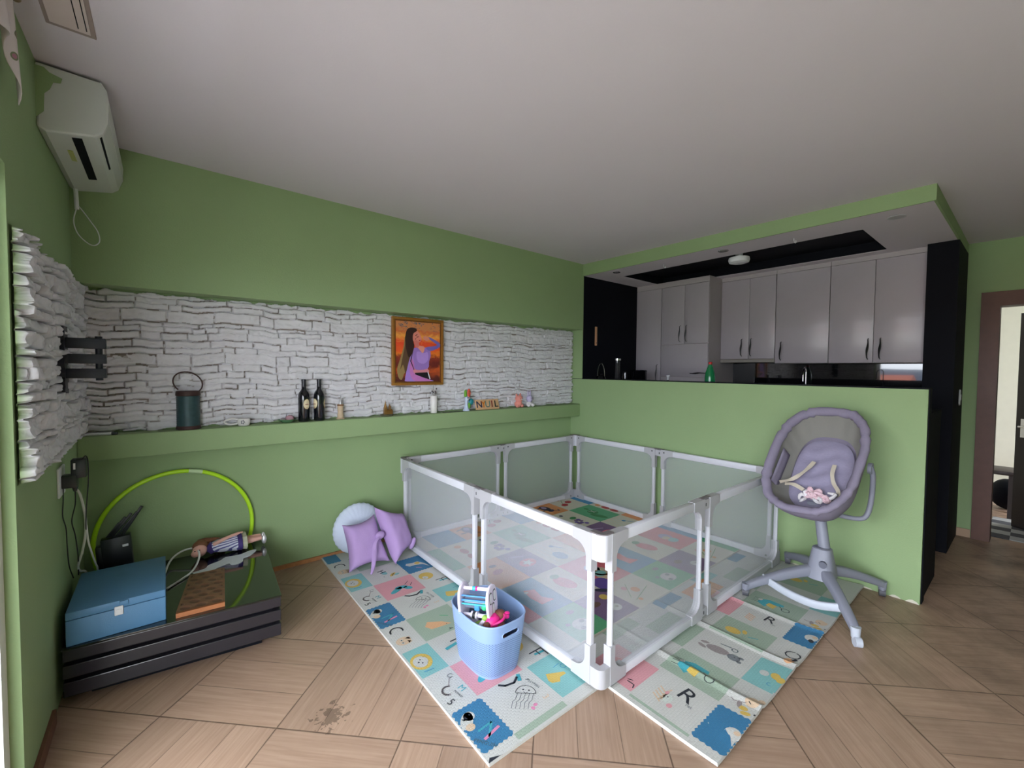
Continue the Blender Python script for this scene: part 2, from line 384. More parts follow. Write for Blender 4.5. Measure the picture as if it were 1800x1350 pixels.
# kitchen half wall
b = MB().m(m_green); b.box(0, .1, -2.946, 0, 0, 1.335); wk = struct('wall_kitchen', b)
m_gap = mat('bare_plaster', srgb(205, 200, 185), .8, var=.1)
b = MB().m(m_gap)
for y0, y1, z in ((-2.20, -2.36, .018), (-2.60, -2.72, .012), (-2.80, -2.86, .016), (-2.88, -2.944, .02)):
    b.prism([(y0, 0), (y1, 0), (y1+.01, z*.6), ((y0+y1)/2, z), (y0-.015, z*.7)], 0, -.002, .0)
b.build('bare_patch', wk)
b = MB().m(m_black); b.box(.004, .11, -2.95, -.16, 1.335, 1.343); b.box(.101, .11, -2.95, 0, 0, 1.335); b.box(.02, .10, -2.952, -2.9465, 0, 1.335); b.build('black_coping', wk)
# kitchen shell
b = MB().m(m_black); b.box(.012, 1.63, -.16, 0, 0, 2.475); struct('wall_kitchen_side', b)
b = MB().m(m_black); b.box(1.63, 1.839, -2.94, 0, 0, 2.66); struct('wall_kitchen_back', b)
b = MB().m(m_black); b.box(1.20, 1.84, -2.946, -2.765, 0, 2.4745); struct('trim_2', b)
b = MB().m(m_green); b.box(0, .012, -2.946, -.16, 2.473, 2.63); b.box(.0121, 1.84, -2.946, -2.934, 2.473, 2.63)
soff = b.build('soffit', ceiling)
RX0, RX1, RY0, RY1 = .355, 1.155, -2.525, -.43
b = MB().m(m_ceil); z0, z1 = 2.474, 2.49
b.box(.0121, RX0, -2.9339, -.16, z0, z1); b.box(RX1, 1.84, -2.9339, -.16, z0, z1); b.box(RX0, RX1, -2.9339, RY0, z0, z1); b.box(RX0, RX1, RY1, -.16, z0, z1)
b.m(m_black); b.box(RX0, RX1, RY0, RY1, 2.56, 2.57); b.box(RX0, RX0+.004, RY0, RY1, 2.478, 2.56); b.box(RX1-.004, RX1, RY0, RY1, 2.478, 2.56); b.box(RX0, RX1, RY0, RY0+.004, 2.478, 2.56); b.box(RX0, RX1, RY1-.004, RY1, 2.478, 2.56)
b.build('soffit_underside', ceiling)
# right (hall) wall with door opening
b = MB().m(m_green); b.box(1.84, 1.96, -3.12, -2.80, 0, 2.66); b.box(1.84, 1.96, -6.2, -3.97, 0, 2.66); b.box(1.84, 1.96, -3.97, -3.12, 2.02, 2.66); struct('wall_right', b)
b = MB().m(mat('tan_skirting', srgb(170, 140, 115), .5)); b.box(1.828, 1.84, -3.03, -2.946, 0, .07); b.box(1.828, 1.84, -6.2, -4.07, 0, .07); struct('baseboard_right', b)
m_frame = mat('brown_door_wood', srgb(96, 62, 50), .5, var=.2, scale=20)
b = MB().m(m_frame)
b.box(1.815, 1.985, -3.145, -3.035, 0, 2.12); b.box(1.815, 1.985, -4.06, -3.95, 0, 2.12); b.box(1.815, 1.985, -3.95, -3.145, 2.0, 2.12)
door = struct('door_1', b)
Fe, Hg = Vector((2.52, -3.245, 0)), Vector((1.985, -3.945, 0)); dd = (Fe-Hg); ang = math.atan2(dd.y, dd.x)
Md = Matrix.Translation(Hg) @ Matrix.Rotation(ang, 4, 'Z')
b = MB().m(m_blackgloss if 0 else mat('dark_door_leaf', srgb(26, 20, 20), .35)); b.box(0, dd.length, -.04, 0, .012, 1.99, Md); lf = b.build('door_leaf', door)
b = MB().m(mat('chrome', (.75, .75, .77, 1), .15, metal=1, var=.02)); b.cyl(Md @ Vector((dd.length-.06, .0, .95)), Md @ Vector((dd.length-.06, .05, .95)), .009); b.cyl(Md @ Vector((dd.length-.06, .05, .95)), Md @ Vector((dd.length-.17, .05, .95)), .008); b.box(dd.length-.08, dd.length-.04, 0, .006, .85, 1.02, Md); b.build('door_handle', lf)
# side room
m_room = mat('side_room_paint', srgb(214, 212, 200), .8)
b = MB().m(m_room); b.box(4.5, 4.6, -6.2, -1.9, 0, 2.7); struct('wall_side_room', b)
b = MB().m(m_room); b.box(1.96, 4.6, -1.9, -1.8, 0, 2.7); struct('wall_side_room_left', b)
b = MB().m(m_room); b.box(1.96, 4.6, -5.6, -5.5, 0, .45); b.box(1.96, 4.6, -5.6, -5.5, 2.35, 2.7); b.box(1.96, 2.1, -5.6, -5.5, .45, 2.35); b.box(4.1, 4.6, -5.6, -5.5, .45, 2.35); struct('wall_side_room_right', b)  # unseen opening in this wall, added to let daylight into the side room
b = MB().m(m_room); b.box(1.96, 4.6, -6.2, -1.8, 2.7, 2.8); struct('ceiling_side_room', b)
b = MB().m(m_room); b.box(1.9605, 1.97, -3.03, -1.9, 0, 2.7); b.box(1.9605, 1.97, -5.5, -4.07, 0, 2.7); struct('trim_3', b)
# window frame of the balcony door (beside and behind the camera)
m_pvc = mat('window_frame_white', srgb(225, 225, 222), .4)
b = MB().m(m_pvc)
for y in (-1.376, -3.05, -4.73): b.box(-4.06, -4.005, y-.03, y+.03, .04, 2.06)
b.box(-4.06, -4.005, -4.76, -1.345, 2.0, 2.06); b.box(-4.06, -4.005, -4.76, -1.345, 0, .06)
win = struct('window_1', b)
# outside: balcony slab and parapet, hill, houses
b = MB().m(mat('balcony_concrete', srgb(205, 202, 196), .9)); b.box(-6.2, XL-.22, -9, 3, -.2, -.02); b.box(-6.2, -6.1, -9, 3, -.02, .25); b.box(-6.0, XL-.22, -9, 3, 2.62, 2.8); struct('balcony', b)  # the roof slab is an added, unseen blocker that trims steep sky light
b = MB().m(mat('town_ground', srgb(150, 150, 135), .9)); b.box(-260, -6.3, -150, 150, -8.2, -8); tag(b.build('ground'), kind='structure')
b = MB().m(mat('hill_forest', srgb(52, 66, 84), 1, var=.3, scale=.05))
b.grid(lambda u, v: Vector((-130-v*90, -110+u*260, -8+(10.2+1.6*math.sin(u*5.1+.6)**2+.7*math.sin(u*13)+.3*math.sin(u*31))*math.sin(v*math.pi*.5))), 60, 8); tag(b.build('hill'), kind='structure')
m_hs = mat('house_plaster', srgb(205, 190, 180), .9); m_rf = mat('house_roof', srgb(165, 95, 75), .9)
for (x, y, w, h, nm, hc) in ((-40, 8, 9, 7.5, 'cream', (214, 200, 170)), (-46, 20, 8, 7.8, 'pink', (216, 170, 165)), (-38, -3, 7, 7.4, 'white', (225, 225, 222)), (-52, 34, 11, 8.0, 'grey', (160, 160, 165)), (-34, 22, 6, 7.3, 'yellow', (214, 186, 110))):
    t = thing('house', (x, y, -8), nm+' walled house outside the balcony, seen only in the backsplash reflection', 'house')
    b = MB().m(mat('house_'+nm, srgb(*hc), .9)); b.box(x-4, x+4, y-w/2, y+w/2, -8, -8+h); b.build('wall', t)
    b = MB().m(m_rf); b.prism([(x-4.6, -8+h), (x+4.6, -8+h), (x, -8+h+1.7)], 1, y-w/2-.5, y+w/2+.5); b.build('roof', t)

# ------------------------------------------------------------------ play mats
PC = {}
def pc(k):
    T = dict(w=(192, 192, 190), b=(58, 122, 164), t=(132, 188, 188), p=(218, 156, 164), s=(160, 178, 160), k=(40, 44, 52), g=(120, 125, 130), y=(214, 182, 92),
             o=(226, 174, 130), tan=(214, 188, 160), grey=(150, 140, 140), wh=(202, 202, 198), teal=(70, 165, 178), pink=(222, 140, 176), ink=(70, 90, 100), pale=(205, 212, 205),
             cream=(214, 208, 190), or_=(224, 150, 92), gr=(92, 172, 124), dgr=(52, 132, 74), red=(176, 52, 52), pur=(122, 92, 134), blu=(62, 140, 184), pk=(220, 104, 118), brn=(104, 72, 64), vio=(98, 70, 160), navy=(40, 40, 70), lil=(170, 150, 190))
    key = 'mat_'+k
    if key in MATS: return MATS[key]
    m = mat(key, srgb(*T[k]), .55, var=.03, bump=0)
    t = m.node_tree; N = t.nodes; L = t.links
    co = N.new('ShaderNodeTexCoord'); br = N.new('ShaderNodeTexBrick'); br.inputs['Scale'].default_value = 28; br.inputs['Mortar Size'].default_value = .06
    br.inputs['Brick Width'].default_value = .62; br.inputs['Row Height'].default_value = .32; br.inputs['Mortar Smooth'].default_value = .6
    L.new(co.outputs['Object'], br.inputs['Vector']); bp = N.new('ShaderNodeBump'); bp.inputs['Strength'].default_value = .5; bp.inputs['Distance'].default_value = .0025; bp.invert = True
    L.new(br.outputs['Fac'], bp.inputs['Height']); L.new(bp.outputs[0], N['Principled BSDF'].inputs['Normal'])
    PC[k] = m; return m

class Mat2D:
    """a printed mat: flat shapes laid in thin print layers on a foam slab"""
    def __init__(s, z): s.b = MB(); s.z = z; s.lay = 0
    def L(s, k, up=1): s.b.m(pc(k)); s.lay += 0; s.zz = s.z+.0004*up; return s
    def rect(s, k, x0, x1, y0, y1, up=1, zig=0):
        s.L(k, up)
        if not zig: s.b.poly([(x0, y0, s.zz), (x1, y0, s.zz), (x1, y1, s.zz), (x0, y1, s.zz)]); return
        P = []; n = lambda d: max(4, int(abs(d)/.022))
        def side(a, c, out):
            m_ = n(math.hypot(c[0]-a[0], c[1]-a[1]))
            for i in range(m_):
                t = i/m_; t2 = (i+.5)/m_
                P.append((a[0]+(c[0]-a[0])*t, a[1]+(c[1]-a[1])*t, s.zz)); P.append((a[0]+(c[0]-a[0])*t2+out[0]*zig, a[1]+(c[1]-a[1])*t2+out[1]*zig, s.zz))
        side((x0, y0), (x1, y0), (0, -1)); side((x1, y0), (x1, y1), (1, 0)); side((x1, y1), (x0, y1), (0, 1)); side((x0, y1), (x0, y0), (-1, 0))
        s.b.poly(P)
    def ell(s, k, x, y, rx, ry, rot=0, up=2, n=18):
        s.L(k, up); c, q = math.cos(rot), math.sin(rot)
        s.b.poly([(x+math.cos(a)*rx*c-math.sin(a)*ry*q, y+math.cos(a)*rx*q+math.sin(a)*ry*c, s.zz) for a in [2*math.pi*i/n for i in range(n)]])
    def poly(s, k, P, up=2): s.L(k, up); s.b.poly([(x, y, s.zz) for x, y in P])
    def line(s, k, P, w, up=3):
        s.L(k, up)
        for a, c in zip(P, P[1:]):
            d = Vector((c[0]-a[0], c[1]-a[1])); 
            if d.length < 1e-6: continue
            n = Vector((-d.y, d.x)).normalized()*w/2; e = d.normalized()*w*.3
            s.b.poly([(a[0]+n.x-e.x, a[1]+n.y-e.y, s.zz), (c[0]+n.x+e.x, c[1]+n.y+e.y, s.zz), (c[0]-n.x+e.x, c[1]-n.y+e.y, s.zz), (a[0]-n.x-e.x, a[1]-n.y-e.y, s.zz)])
    def text(s, k, st, x, y, size, rot, up=3):
        s.L(k, up); c, q = math.cos(rot), math.sin(rot)
        add_text(s.b, st, size, lambda px, py: Vector((x+px*c-py*q, y+px*q+py*c, s.zz)))
    def arc(s, k, x, y, r, a0, a1, w, up=3, n=10):
        s.line(k, [(x+r*math.cos(a0+(a1-a0)*i/n), y+r*math.sin(a0+(a1-a0)*i/n)) for i in range(n+1)], w, up)
    def finish(s, name, label, x0, x1, y0, y1, zb, folds=(), zf=None, edge='wh'):
        b = s.b; b.m(pc(edge)); nx, ny = max(2, int((x1-x0)/.1)), max(2, int((y1-y0)/.1))
        b.grid(lambda u, v: Vector((x0+(x1-x0)*u, y0+(y1-y0)*v, s.z)), nx, ny, False)
        ring = [(x0+(x1-x0)*i/nx, y0) for i in range(nx)]+[(x1, y0+(y1-y0)*i/ny) for i in range(ny)]+[(x1-(x1-x0)*i/nx, y1) for i in range(nx)]+[(x0, y1-(y1-y0)*i/ny) for i in range(ny)]
        b.loft([[Vector((x, y, s.z)) for x, y in ring], [Vector((x, y, zb)) for x, y in ring]], cap0=False, cap1=True, smooth=False)
        bmesh.ops.remove_doubles(b.bm, verts=b.bm.verts[:], dist=1e-6)
        if zf:
            cuts = [(x, 0) for f in folds for x in np.arange(f-.045, f+.046, .015)]+[(x, 0) for x in np.arange(x0+.1, x1, .1)]+[(y, 1) for y in np.arange(y0+.05, y1, .1)]
            for c, ax in cuts:
                co = (c, 0, 0) if ax == 0 else (0, c, 0); no = (1, 0, 0) if ax == 0 else (0, 1, 0)
                bmesh.ops.bisect_plane(b.bm, geom=b.bm.verts[:]+b.bm.edges[:]+b.bm.faces[:], plane_co=co, plane_no=no, dist=1e-6)
            for v in b.bm.verts: v.co.z += zf(v.co.x, v.co.y)
        o = b.build(name, loc=((x0+x1)/2, (y0+y1)/2, zb), fix=False); tag(o, label, 'play mat'); return o
H_ = math.pi/2
# text on both outer mats reads from the right side of the mat (rotated -90 degrees)
A = Mat2D(.012); TX = -H_
ex = (-2.705, -2.565, -2.305, -2.181)
A.rect('b', ex[0], ex[1]-.05, -.16, -.02, zig=.006)
for k in range(2):
    o = -.97*k
    A.rect('t', ex[0], ex[1], -.655+o, -.435+o); A.rect('p', ex[1], ex[2], -.895+o, -.66+o)
    A.rect('b', ex[0], ex[1], -1.142+o, -.915+o, zig=.007)
    A.rect('s', ex[1], ex[2]+.01, -1.392+o if k == 0 else -2.148, -1.146+o)
    A.rect('t', ex[2]+.015, ex[3]+.1, -1.125+o, -.945+o) if k == 0 else A.rect('t', ex[2]+.025, ex[3]+.1, -2.105, -1.865)
    # lion in the teal square
    x, y = -2.655, -.545+o
    A.ell('y', x, y, .052, .062, 0, 2); A.ell('wh', x-.004, y, .036, .042, 0, 3); A.ell('k', x, y+.014, .004, .004, 0, 4); A.ell('k', x, y-.014, .004, .004, 0, 4); A.ell('k', x-.014, y, .005, .004, 0, 4); A.ell('y', x+.03, y+.03, .012, .012, 0, 3); A.ell('y', x+.03, y-.03, .012, .012, 0, 3)
    A.line('blu', [(x-.02, y-.075), (x+.025, y-.08)], .005)
    # caterpillar in the pink square
    x, y = -2.43, -.79+o
    A.ell('teal', x-.04, y-.02, .05, .02, .5, 2); A.ell('teal', x+.0, y+.0, .04, .02, -.2, 2); A.ell('teal', x+.035, y-.03, .03, .02, -.9, 2); A.line('k', [(x+.07, y+.05), (x+.035, y+.02)], .004); A.line('k', [(x+.085, y+.02), (x+.06, y-.01)], .004)
    # penguin and N in the blue square
    x, y = -2.655, -1.01+o
    A.ell('wh', x-.02, y+.03, .045, .026, .9, 2); A.ell('wh', x, y+.045, .024, .024, 0, 2); A.ell('tan', x-.025, y-.005, .02, .018, 0, 3); A.ell('k', x+.005, y+.05, .004, .004, 0, 4); A.poly('k', [(x-.035, y+.05), (x-.012, y+.035), (x-.015, y+.055), (x-.03, y+.035)], 4)
    A.line('pink', [(x+.065, y-.07), (x-.01, y-.085)], .012); A.line('teal', [(x+.055, y-.035), (x+.01, y-.085)], .01) ; A.line('teal', [(x+.055, y-.035), (x-.01, y-.04)], .008)
    A.text('ink', 'NARWHAL' if 0 else 'PENGUIN', x-.02, y-.10, .022, TX+.6)
    # cat and Q in the white square above
    x, y = -2.65, -.30+o if k == 0 else -1.27
    A.arc('k', x+.0, y+.055, .034, -.4, 3.3, .008); A.ell('tan', x-.005, y-.045, .04, .035, 0, 2); A.poly('tan', [(x+.035, y-.02), (x+.03, y-.05), (x+.012, y-.03)], 2); A.poly('tan', [(x+.035, y-.07), (x+.012, y-.08), (x+.015, y-.05)], 2)
    for dx, dy in ((-.012, -.035), (-.014, -.06)): A.ell('wh', x+dx, y+dy, .008, .008, 0, 3); A.ell('k', x+dx, y+dy, .004, .004, 0, 4)
    # monkey tail and M in the white square
    x, y = -2.64, -.77+o
    A.arc('grey', x-.01, y-.02, .026, .8, 4.6, .009); A.line('grey', [(x+.005, y-.0), (x+.03, y+.04), (x+.05, y+.045)], .004); A.arc('g', x+.045, y+.055, .012, 0, 5, .003)
    A.text('teal', 'M', x+.045, y-.045, .045, TX+.15); A.text('k', 'MONKEY', x+.015, y-.065, .014, TX+.1); A.text('k', '5', x-.035, y-.085, .05, TX+.2)
    # jellyfish and J in the white square
    x, y = -2.42, -1.0+o
    A.line('k', [(x-.035, y+.095), (x-.015, y+.075), (x+.03, y+.065), (x+.062, y+.085)], .011); A.line('teal', [(x+.06, y+.062), (x+.075, y+.092)], .018)
    A.arc('k', x+.03, y-.015, .045, -.75, 2.4, .0028); A.line('k', [(x-.003, y+.012), (x+.062, y-.044)], .0028); A.ell('k', x+.035, y+.008, .004, .004, 0, 3); A.ell('k', x+.052, y-.012, .004, .004, 0, 3); A.arc('k', x+.036, y-.008, .009, 2.6, 5.0, .002)
    for q in range(5):
        a0 = (x+.002+.013*q, y+.008-.012*q); A.line('g', [a0, (a0[0]-.03, a0[1]-.022), (a0[0]-.048, a0[1]-.025), (a0[0]-.075, a0[1]-.05)], .0024)
    A.text('ink', 'JELLYFISH', x+.095, y+.01, .018, TX+.1); A.text('tan', '3', x+.085, y-.085, .045, TX); A.ell('pink', x+.02, y-.09, .01, .008, 0, 3); A.ell('pink', x+.0, y-.098, .008, .01, 0, 3)
    # carrot / squirrel in the sage square
    x, y = -2.45, -1.275+o
    if k == 0:
        A.poly('o', [(x-.06, y-.0), (x-.03, y+.035), (x+.04, y-.01), (x+.075, y-.055), (x+.02, y-.05), (x-.04, y-.04)], 2); A.line('gr', [(x+.06, y+.05), (x+.095, y+.02)], .006); A.text('k', '4', x+.045, y-.095, .04, TX); A.ell('k', x+.05, y-.045, .003, .003, 0, 3)
    # alligator letters on white (H, T, F)
    if k == 0:
        x, y = -2.44, -.54
        A.text('k', 'H', x-.01, y+.03, .07, TX+.2); A.ell('y', x+.04, y-.05, .03, .013, .7, 2); A.ell('t', x+.065, y-.06, .02, .012, .2, 2); A.ell('t', x+.0, y-.0, .018, .025, .3, 2); A.line('k', [(x+.03, y-.065), (x+.05, y-.04)], .004); A.text('g', 'hen', x-.02, y-.05, .014, TX)
        A.rect('s', ex[1], ex[2], -.41, -.16); A.rect('b', ex[2], ex[3]+.1, -.655, -.425, zig=.006)
        x, y = -2.205, -.545
        A.poly('wh', [(x-.07, y+.02), (x-.055, y+.045), (x-.01, y+.03), (x+.03, y+.035), (x+.06, y-.03), (x+.07, y-.09), (x+.04, y-.03), (x-.01, y-.01), (x-.05, y-.01)], 2); A.ell('y', x+.015, y+.01, .02, .018, 0, 3); A.line('pink', [(x-.02, y-.05), (x+.01, y-.075)], .006)
        A.rect('s', ex[1]+.02, ex[2]-.02, -.22, -.16)
    x, y = -2.46, -1.50
    A.text('k', 'T', x+.02, y+.03, .09, TX) if k == 1 else None
    if k == 1: A.line('teal', [(x+.01, y+.0), (x-.05, y-.01)], .02)
    x, y = -2.185, (-.80 if k == 0 else -1.755)
    A.ell('y', x-.045, y+.05, .05, .05, 0, 2); A.ell('wh', x-.06, y+.03, .018, .022, .5, 3); A.ell('k', x-.065, y+.025, .003, .003, 0, 4)
    A.line('k', [(x-.02, y-.045), (x+.055, y-.045)], .007); A.line('k', [(x+.055, y-.045), (x+.055, y-.1)], .006); A.line('k', [(x+.02, y-.045), (x+.02, y-.08)], .006); A.line('teal', [(x+.0, y-.065), (x+.05, y-.07)], .014, 2)
    # yellow duck in the teal square on the right
    x, y = (-2.2, -1.045) if k == 0 else (-2.21, -1.985)
    A.poly('y', [(x-.05, y-.01), (x-.03, y+.03), (x+.0, y+.015), (x+.05, y-.01), (x+.05, y-.025), (x+.01, y-.025), (x-.01, y-.045), (x-.045, y-.03)], 2); A.arc('blu', x+.075, y+.02, .014, 0, 5.5, .003); A.line('blu', [(x+.03, y+.04), (x+.07, y+.045)], .003)
    if k == 0: A.ell('pale', ex[2]+.1, -1.26+o, .06, .035, .4, 2); A.ell('pale', ex[2]+.16, -1.2+o, .05, .03, -.3, 2); A.text('g', '1 2', ex[2]+.09, -1.22+o, .03, TX)
A.poly('k', [(-2.715, -2.157), (-2.70, -2.14), (-2.66, -2.157)], 2)
A.finish('play_mat', 'pastel alphabet foam mat under the lilac cushions and the blue toy basket', -2.715, -2.08, -2.16, -.02, .0)

B = Mat2D(.014)
FOLD = (-1.675, -1.27, -.855)
def zB(x, y):
    z = 0
    for f in FOLD: z += .0085*math.exp(-((x-f)/.018)**2)
    e = max(0, (-2.5-y)/.17); z += e*e*(.004+.007*abs(math.sin((x+.3)*math.pi/.41*1.0)))*(1 if x > -1.9 else .3)
    return z
cols = [-2.02, -1.785, -1.55, -1.31, -1.07, -.86, -.63, -.39, -.15]
def leaf(x, y, s_=1):
    for q in range(5): B.ell('pale', x+(-.05+.025*q)*s_, y+.018*((-1)**q), .018*s_, .03*s_, .6*(-1)**q, 2)
B.rect('b', cols[0], cols[1], -2.677, -2.553, zig=.007); B.rect('t', cols[2], cols[3]-.005, -2.677, -2.54); B.rect('b', cols[4]+.01, cols[5], -2.677, -2.548, zig=.006); B.rect('t', cols[6]+.01, cols[7], -2.677, -2.54)
B.rect('s', -2.045, -2.03, -2.55, -2.277); B.rect('s', cols[1]+.015, cols[2]-.01, -2.54, -2.255); B.rect('s', cols[3]+.025, cols[4]-.01, -2.53, -2.258); B.rect('s', cols[5], cols[6]-.01, -2.545, -2.25); B.rect('s', cols[7], cols[8], -2.54, -2.25)
B.rect('p', cols[0], cols[1]-.01, -2.27, -2.03); B.rect('s', cols[2], cols[3], -2.25, -2.03); B.rect('p', cols[4], cols[5], -2.27, -2.03); B.rect('s', cols[6], cols[7], -2.25, -2.03)
B.rect('b', cols[3], cols[4]-.03, -2.0, -1.918); B.rect('b', cols[7]+.07, cols[8], -1.99, -1.918); B.rect('s', cols[1], cols[2], -2.0, -1.918); B.rect('t', cols[5], cols[6], -2.0, -1.918)
B.rect('or_', cols[4]+.02, cols[5]+.1, -2.1, -1.96, 2)
# panda-like pink print near the corner
B.ell('pk', -1.93, -2.12, .06, .05, 0, 2); B.ell('k', -1.95, -2.14, .02, .012, 0, 3)
x, y = -1.69, -2.12; leaf(x, y, 1.2); leaf(-1.18, -2.15, 1.0)
# R with rabbit
x, y = -1.9, -2.41
B.text('k', 'R', x+.05, y-.03, .12, TX-.15); B.text('g', 'rat', x-.0, y-.065, .025, TX)
for q in range(4): B.line('tan', [(x-.045+.02*q, y+.075), (x-.07+.02*q, y+.03)], .007, 2); B.line('tan', [(x-.06+.02*q, y+.04), (x-.03+.02*q, y+.03)], .006, 2)
B.ell('pale', x-.03, y+.015, .03, .02, .3, 2); B.ell('k', x-.02, y+.02, .003, .003, 0, 3); B.ell('p', x+.0, y+.035, .012, .008, 0, 3); B.ell('p', x-.06, y-.01, .014, .012, 0, 2)
# parrot with racket, twice
for x, y in ((-1.665, -2.385), (-.745, -2.39)):
    B.poly('teal', [(x-.03, y+.08), (x+.02, y+.075), (x+.045, y+.03), (x+.04, y-.045), (x+.015, y-.05), (x-.0, y-.01), (x-.035, y+.02), (x-.06, y+.03)], 2)
    B.poly('y', [(x-.035, y+.03), (x+.005, y+.025), (x+.0, y-.02), (x-.05, y-.015)], 3); B.ell('wh', x+.01, y+.075, .014, .012, 0, 3)
    for q in range(4): B.line('k', [(x-.03+.018*q, y+.075), (x-.035+.018*q, y+.11)], .003)
    B.arc('k', x-.015, y-.07, .021, 0, 6.28, .004); B.line('k', [(x-.01, y-.05), (x+.01, y-.03)], .004)
# bear
x, y = -1.43, -2.395
B.ell('grey', x, y+.02, .03, .055, .15, 2); B.ell('g', x+.0, y-.06, .026, .03, 0, 2); B.ell('g', x+.02, y-.088, .01, .012, 0, 2); B.ell('g', x-.016, y-.09, .01, .012, 0, 2); B.ell('grey', x-.026, y+.088, .011, .024, -.3, 2); B.ell('grey', x+.012, y+.09, .011, .022, .3, 2)
B.line('ink', [(x+.06, y+.03), (x+.068, y-.02)], .005); B.arc('ink', x+.06, y-.04, .014, 0, 6, .004); B.ell('k', x+.004, y-.062, .003, .003, 0, 3)
# fish in the sage square
for x, y in ((-1.20, -2.35), (-.27, -2.36)):
    B.ell('y', x, y, .03, .04, 0, 2); B.ell('y', x+.03, y-.05, .02, .012, .4, 2); B.line('teal', [(x-.0, y-.08), (x+.02, y-.12)], .006)
# R2, cat etc.
x, y = -.965, -2.41
B.text('k', 'R', x+.03, y-.03, .10, TX-.1); B.text('g', 'rat', x-.01, y-.06, .02, TX)
for q in range(4): B.line('o', [(x-.045+.018*q, y+.075), (x-.06+.018*q, y+.035)], .006, 2)
# swan in blue squares
for x, y in ((-1.90, -2.655), (-.955, -2.648)):
    B.ell('wh', x, y, .035, .03, 0, 2, 16); B.ell('k', x-.034, y-.008, .017, .012, .4, 3); B.ell('tan', x+.012, y-.012, .012, .012, 0, 3)
# elephant / mouse on the front white squares
for x, y in ((-1.675, -2.625), (-.74, -2.62)):
    B.ell('tan', x, y-.015, .035, .028, 0, 2); B.ell('grey', x-.045, y+.02, .024, .01, .3, 2); B.ell('tan', x+.03, y-.04, .018, .014, 0, 2); B.line('k', [(x-.01, y-.005), (x-.018, y-.015)], .004); B.line('grey', [(x-.02, y+.0), (x-.04, y+.045), (x-.03, y+.06)], .004); B.ell('y', x-.06, y+.0, .014, .02, 0, 2); B.ell('y', x-.085, y-.02, .012, .02, .3, 2); B.ell('k', x-.07, y-.05, .005, .004, 0, 3)
# cat on teal, Q on white
x, y = -1.42, -2.62
B.ell('wh', x-.01, y+.025, .022, .02, 0, 2); B.ell('y', x, y-.02, .026, .02, .4, 2); B.ell('y', x-.015, y-.045, .022, .018, 0, 2); B.arc('blu', x-.075, y-.02, .01, 0, 4, .003)
x, y = -1.19, -2.62
B.arc('k', x+.005, y-.015, .032, 0, 6.0, .006); B.line('k', [(x-.03, y-.04), (x-.045, y-.03)], .016); B.ell('o', x-.065, y-.02, .03, .022, 0, 2)
# L on pink
B.line('k', [(-1.975, -2.22), (-1.975, -2.255), (-1.995, -2.262)], .005); B.line('k', [(-1.955, -2.235), (-1.965, -2.215)], .004)
B.finish('play_mat', 'pastel alphabet foam mat with wavy front edge, reaching out under the bassinet stand', -2.068, -.02, -2.677, -1.917, .0, FOLD, zB)

